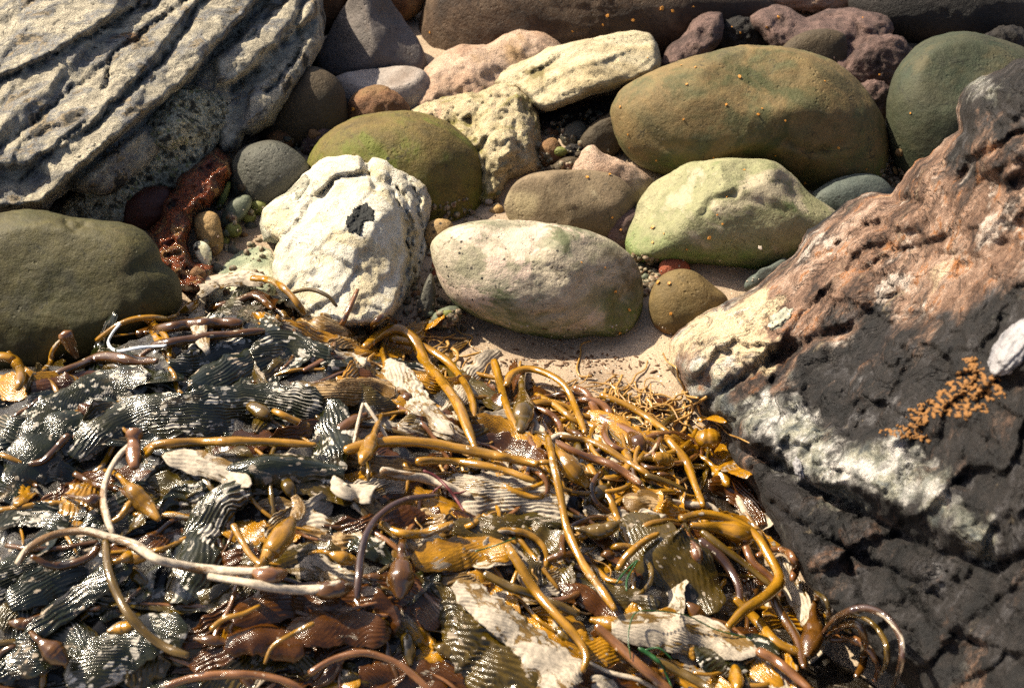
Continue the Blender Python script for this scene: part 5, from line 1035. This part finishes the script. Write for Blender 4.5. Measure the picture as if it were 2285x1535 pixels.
V, F = [], []
d, fi = ico(1)
for k in range(420):
    if k < 200: x, y = random.gauss(1290, 110), random.gauss(808, 10)
    elif k < 300: x, y = random.uniform(1000, 1480), random.uniform(730, 860)
    else: x, y = random.gauss(960, 40), random.gauss(715, 16)
    h = T1.ray_cast(Vector(CAM), Vector(ray(x, y)).normalized())[0]
    if h is None or h.z > .05: continue
    r = .0005+.0022*random.random()**2; a = random.uniform(0, 6.3); e = random.uniform(1, 3.5)
    q = d*r*np.array([e, 1, .6]); q = np.c_[q[:, 0]*math.cos(a)-q[:, 1]*math.sin(a), q[:, 0]*math.sin(a)+q[:, 1]*math.cos(a), q[:, 2]]
    off = len(V)*len(d); V.append(q+np.array(h)+[0, 0, r*.3]); F += [tuple(i+off for i in f) for f in fi]
link('beach_litter', np.vstack(V), F, M['chip'], label='dark crumbs of weed and wood scattered in a line on the sand', cat='beach litter', kind='stuff')
V, F = [], []
for k in range(1500):
    a, b, c_, e_ = random.choice([(430, 630, 430, 690), (1190, 1330, 260, 410), (1290, 1420, 250, 420), (940, 1120, 440, 580), (1415, 1470, 570, 660), (1960, 2030, 300, 430), (590, 780, 270, 350), (900, 1040, 600, 740)])
    x, y = random.uniform(a, b), random.uniform(c_, e_)
    h = T1.ray_cast(Vector(CAM), Vector(ray(x, y)).normalized())[0]
    if h is None or h.z > .03: continue
    rr = .0016+.007*random.random()**2.5; q = d*rr*rng.uniform(.6, 1.3, 3)
    off = len(V)*len(d); V.append(q+np.array(h)+[0, 0, rr*.2]); F += [tuple(i+off for i in f) for f in fi]
link('gravel', np.vstack(V), F, M['gravel'], label='mixed small gravel packed in the gaps between the stones', cat='gravel', kind='stuff')
V, F = [], []
for k in range(900):
    x, y = (random.uniform(990, 1500), random.uniform(720, 880)) if k < 650 else random.choice([(random.uniform(1400, 1700), random.uniform(580, 700)), (random.uniform(420, 620), random.uniform(440, 680)), (random.uniform(1200, 1320), random.uniform(270, 400))])
    h = T1.ray_cast(Vector(CAM), Vector(ray(x, y)).normalized())[0]
    if h is None or h.z > .035: continue
    rr = .0006+.002*random.random()**3; q = d*rr*rng.uniform(.6, 1.3, 3)
    off = len(V)*len(d); V.append(q+np.array(h)); F += [tuple(i+off for i in f) for f in fi]
link('sand_grit', np.vstack(V), F, M['grit'], label='pale shell grit and coarse grains strewn on the sand', cat='grit', kind='stuff')
# small pebbles in the gaps between stones
GAP = [(500, 540), (520, 560), (545, 525), (480, 600), (470, 620), (452, 640), (560, 505), (515, 480), (440, 610), (480, 560), (700, 300), (735, 315), (760, 330), (640, 310), (1235, 300), (1290, 345), (1320, 360), (1250, 340), (1430, 595), (1440, 620), (1455, 600), (1446, 640), (985, 675), (1000, 700), (960, 700), (1010, 560), (930, 660), (1090, 450), (1110, 470), (1110, 430), (1230, 380), (1275, 385), (2010, 340), (2000, 380), (1985, 395), (540, 420), (505, 520)]
pm = ['darkgrey', 'rust', 'greygreen', 'ochre', 'darkbrown', 'ltgrey', 'greenpebble']
for i, (x, y) in enumerate(GAP):
    r = random.uniform(7, 15); h = T1.ray_cast(Vector(CAM), Vector(ray(x, y)).normalized())[0]
    if h is None or h.z > .07: continue
    dd = (np.array(h)-CAM)@FW
    boulder('pebble', 'small wet pebble wedged in the gaps between the larger stones', 'pebble', M[random.choice(pm)], [(x+r*random.uniform(.8, 1.4)*math.cos(a), y+r*random.uniform(.7, 1.1)*math.sin(a)) for a in np.linspace(0, 2*math.pi, 9)[:-1]], y, .9, 3, .06, 4, .004, group='small pebbles in the gaps', depth=dd-.002)

# ------------------------------------------------------------------ camera, light, sky
cd = bpy.data.cameras.new('camera'); cam = bpy.data.objects.new('camera', cd); COL.objects.link(cam)
cam.location = CAM; cam.rotation_euler = (math.radians(90)-PITCH, 0, 0)
cd.lens = 50; cd.sensor_width = 36; cd.clip_end = 500; cd.clip_start = .05
cd.dof.use_dof = True; cd.dof.focus_distance = 2.3; cd.dof.aperture_fstop = 6.3
SC.camera = cam
AZ = SUN_AZ = math.radians(-60)      # from +y (away from the camera) towards the left
EL = math.radians(45)
sdir = Vector((math.sin(AZ)*math.cos(EL), math.cos(AZ)*math.cos(EL), math.sin(EL)))
sl = bpy.data.lights.new('sun', 'SUN'); sl.energy = 5; sl.angle = math.radians(.5); sl.color = (1, .88, .68)
so = bpy.data.objects.new('sun', sl); COL.objects.link(so); so.rotation_euler = sdir.to_track_quat('Z', 'Y').to_euler()
w = bpy.data.worlds.new('World'); SC.world = w; w.use_nodes = True
nt = w.node_tree; nt.nodes.clear()
sky = nt.nodes.new('ShaderNodeTexSky'); sky.sky_type = 'NISHITA'; sky.sun_disc = False
sky.sun_elevation = EL; sky.sun_rotation = AZ; sky.dust_density = 3.5; sky.ozone_density = .6; sky.air_density = .8
bg = nt.nodes.new('ShaderNodeBackground'); bg.inputs[1].default_value = .075
ou = nt.nodes.new('ShaderNodeOutputWorld'); nt.links.new(sky.outputs[0], bg.inputs[0]); nt.links.new(bg.outputs[0], ou.inputs[0])
SC.view_settings.view_transform = 'Standard'; SC.view_settings.look = 'None'; SC.view_settings.gamma = 1
SC.view_settings.exposure = 1.2
SC.render.engine = 'CYCLES'; SC.cycles.max_bounces = 6; SC.cycles.use_denoising = False; SC.cycles.sample_clamp_indirect = 4
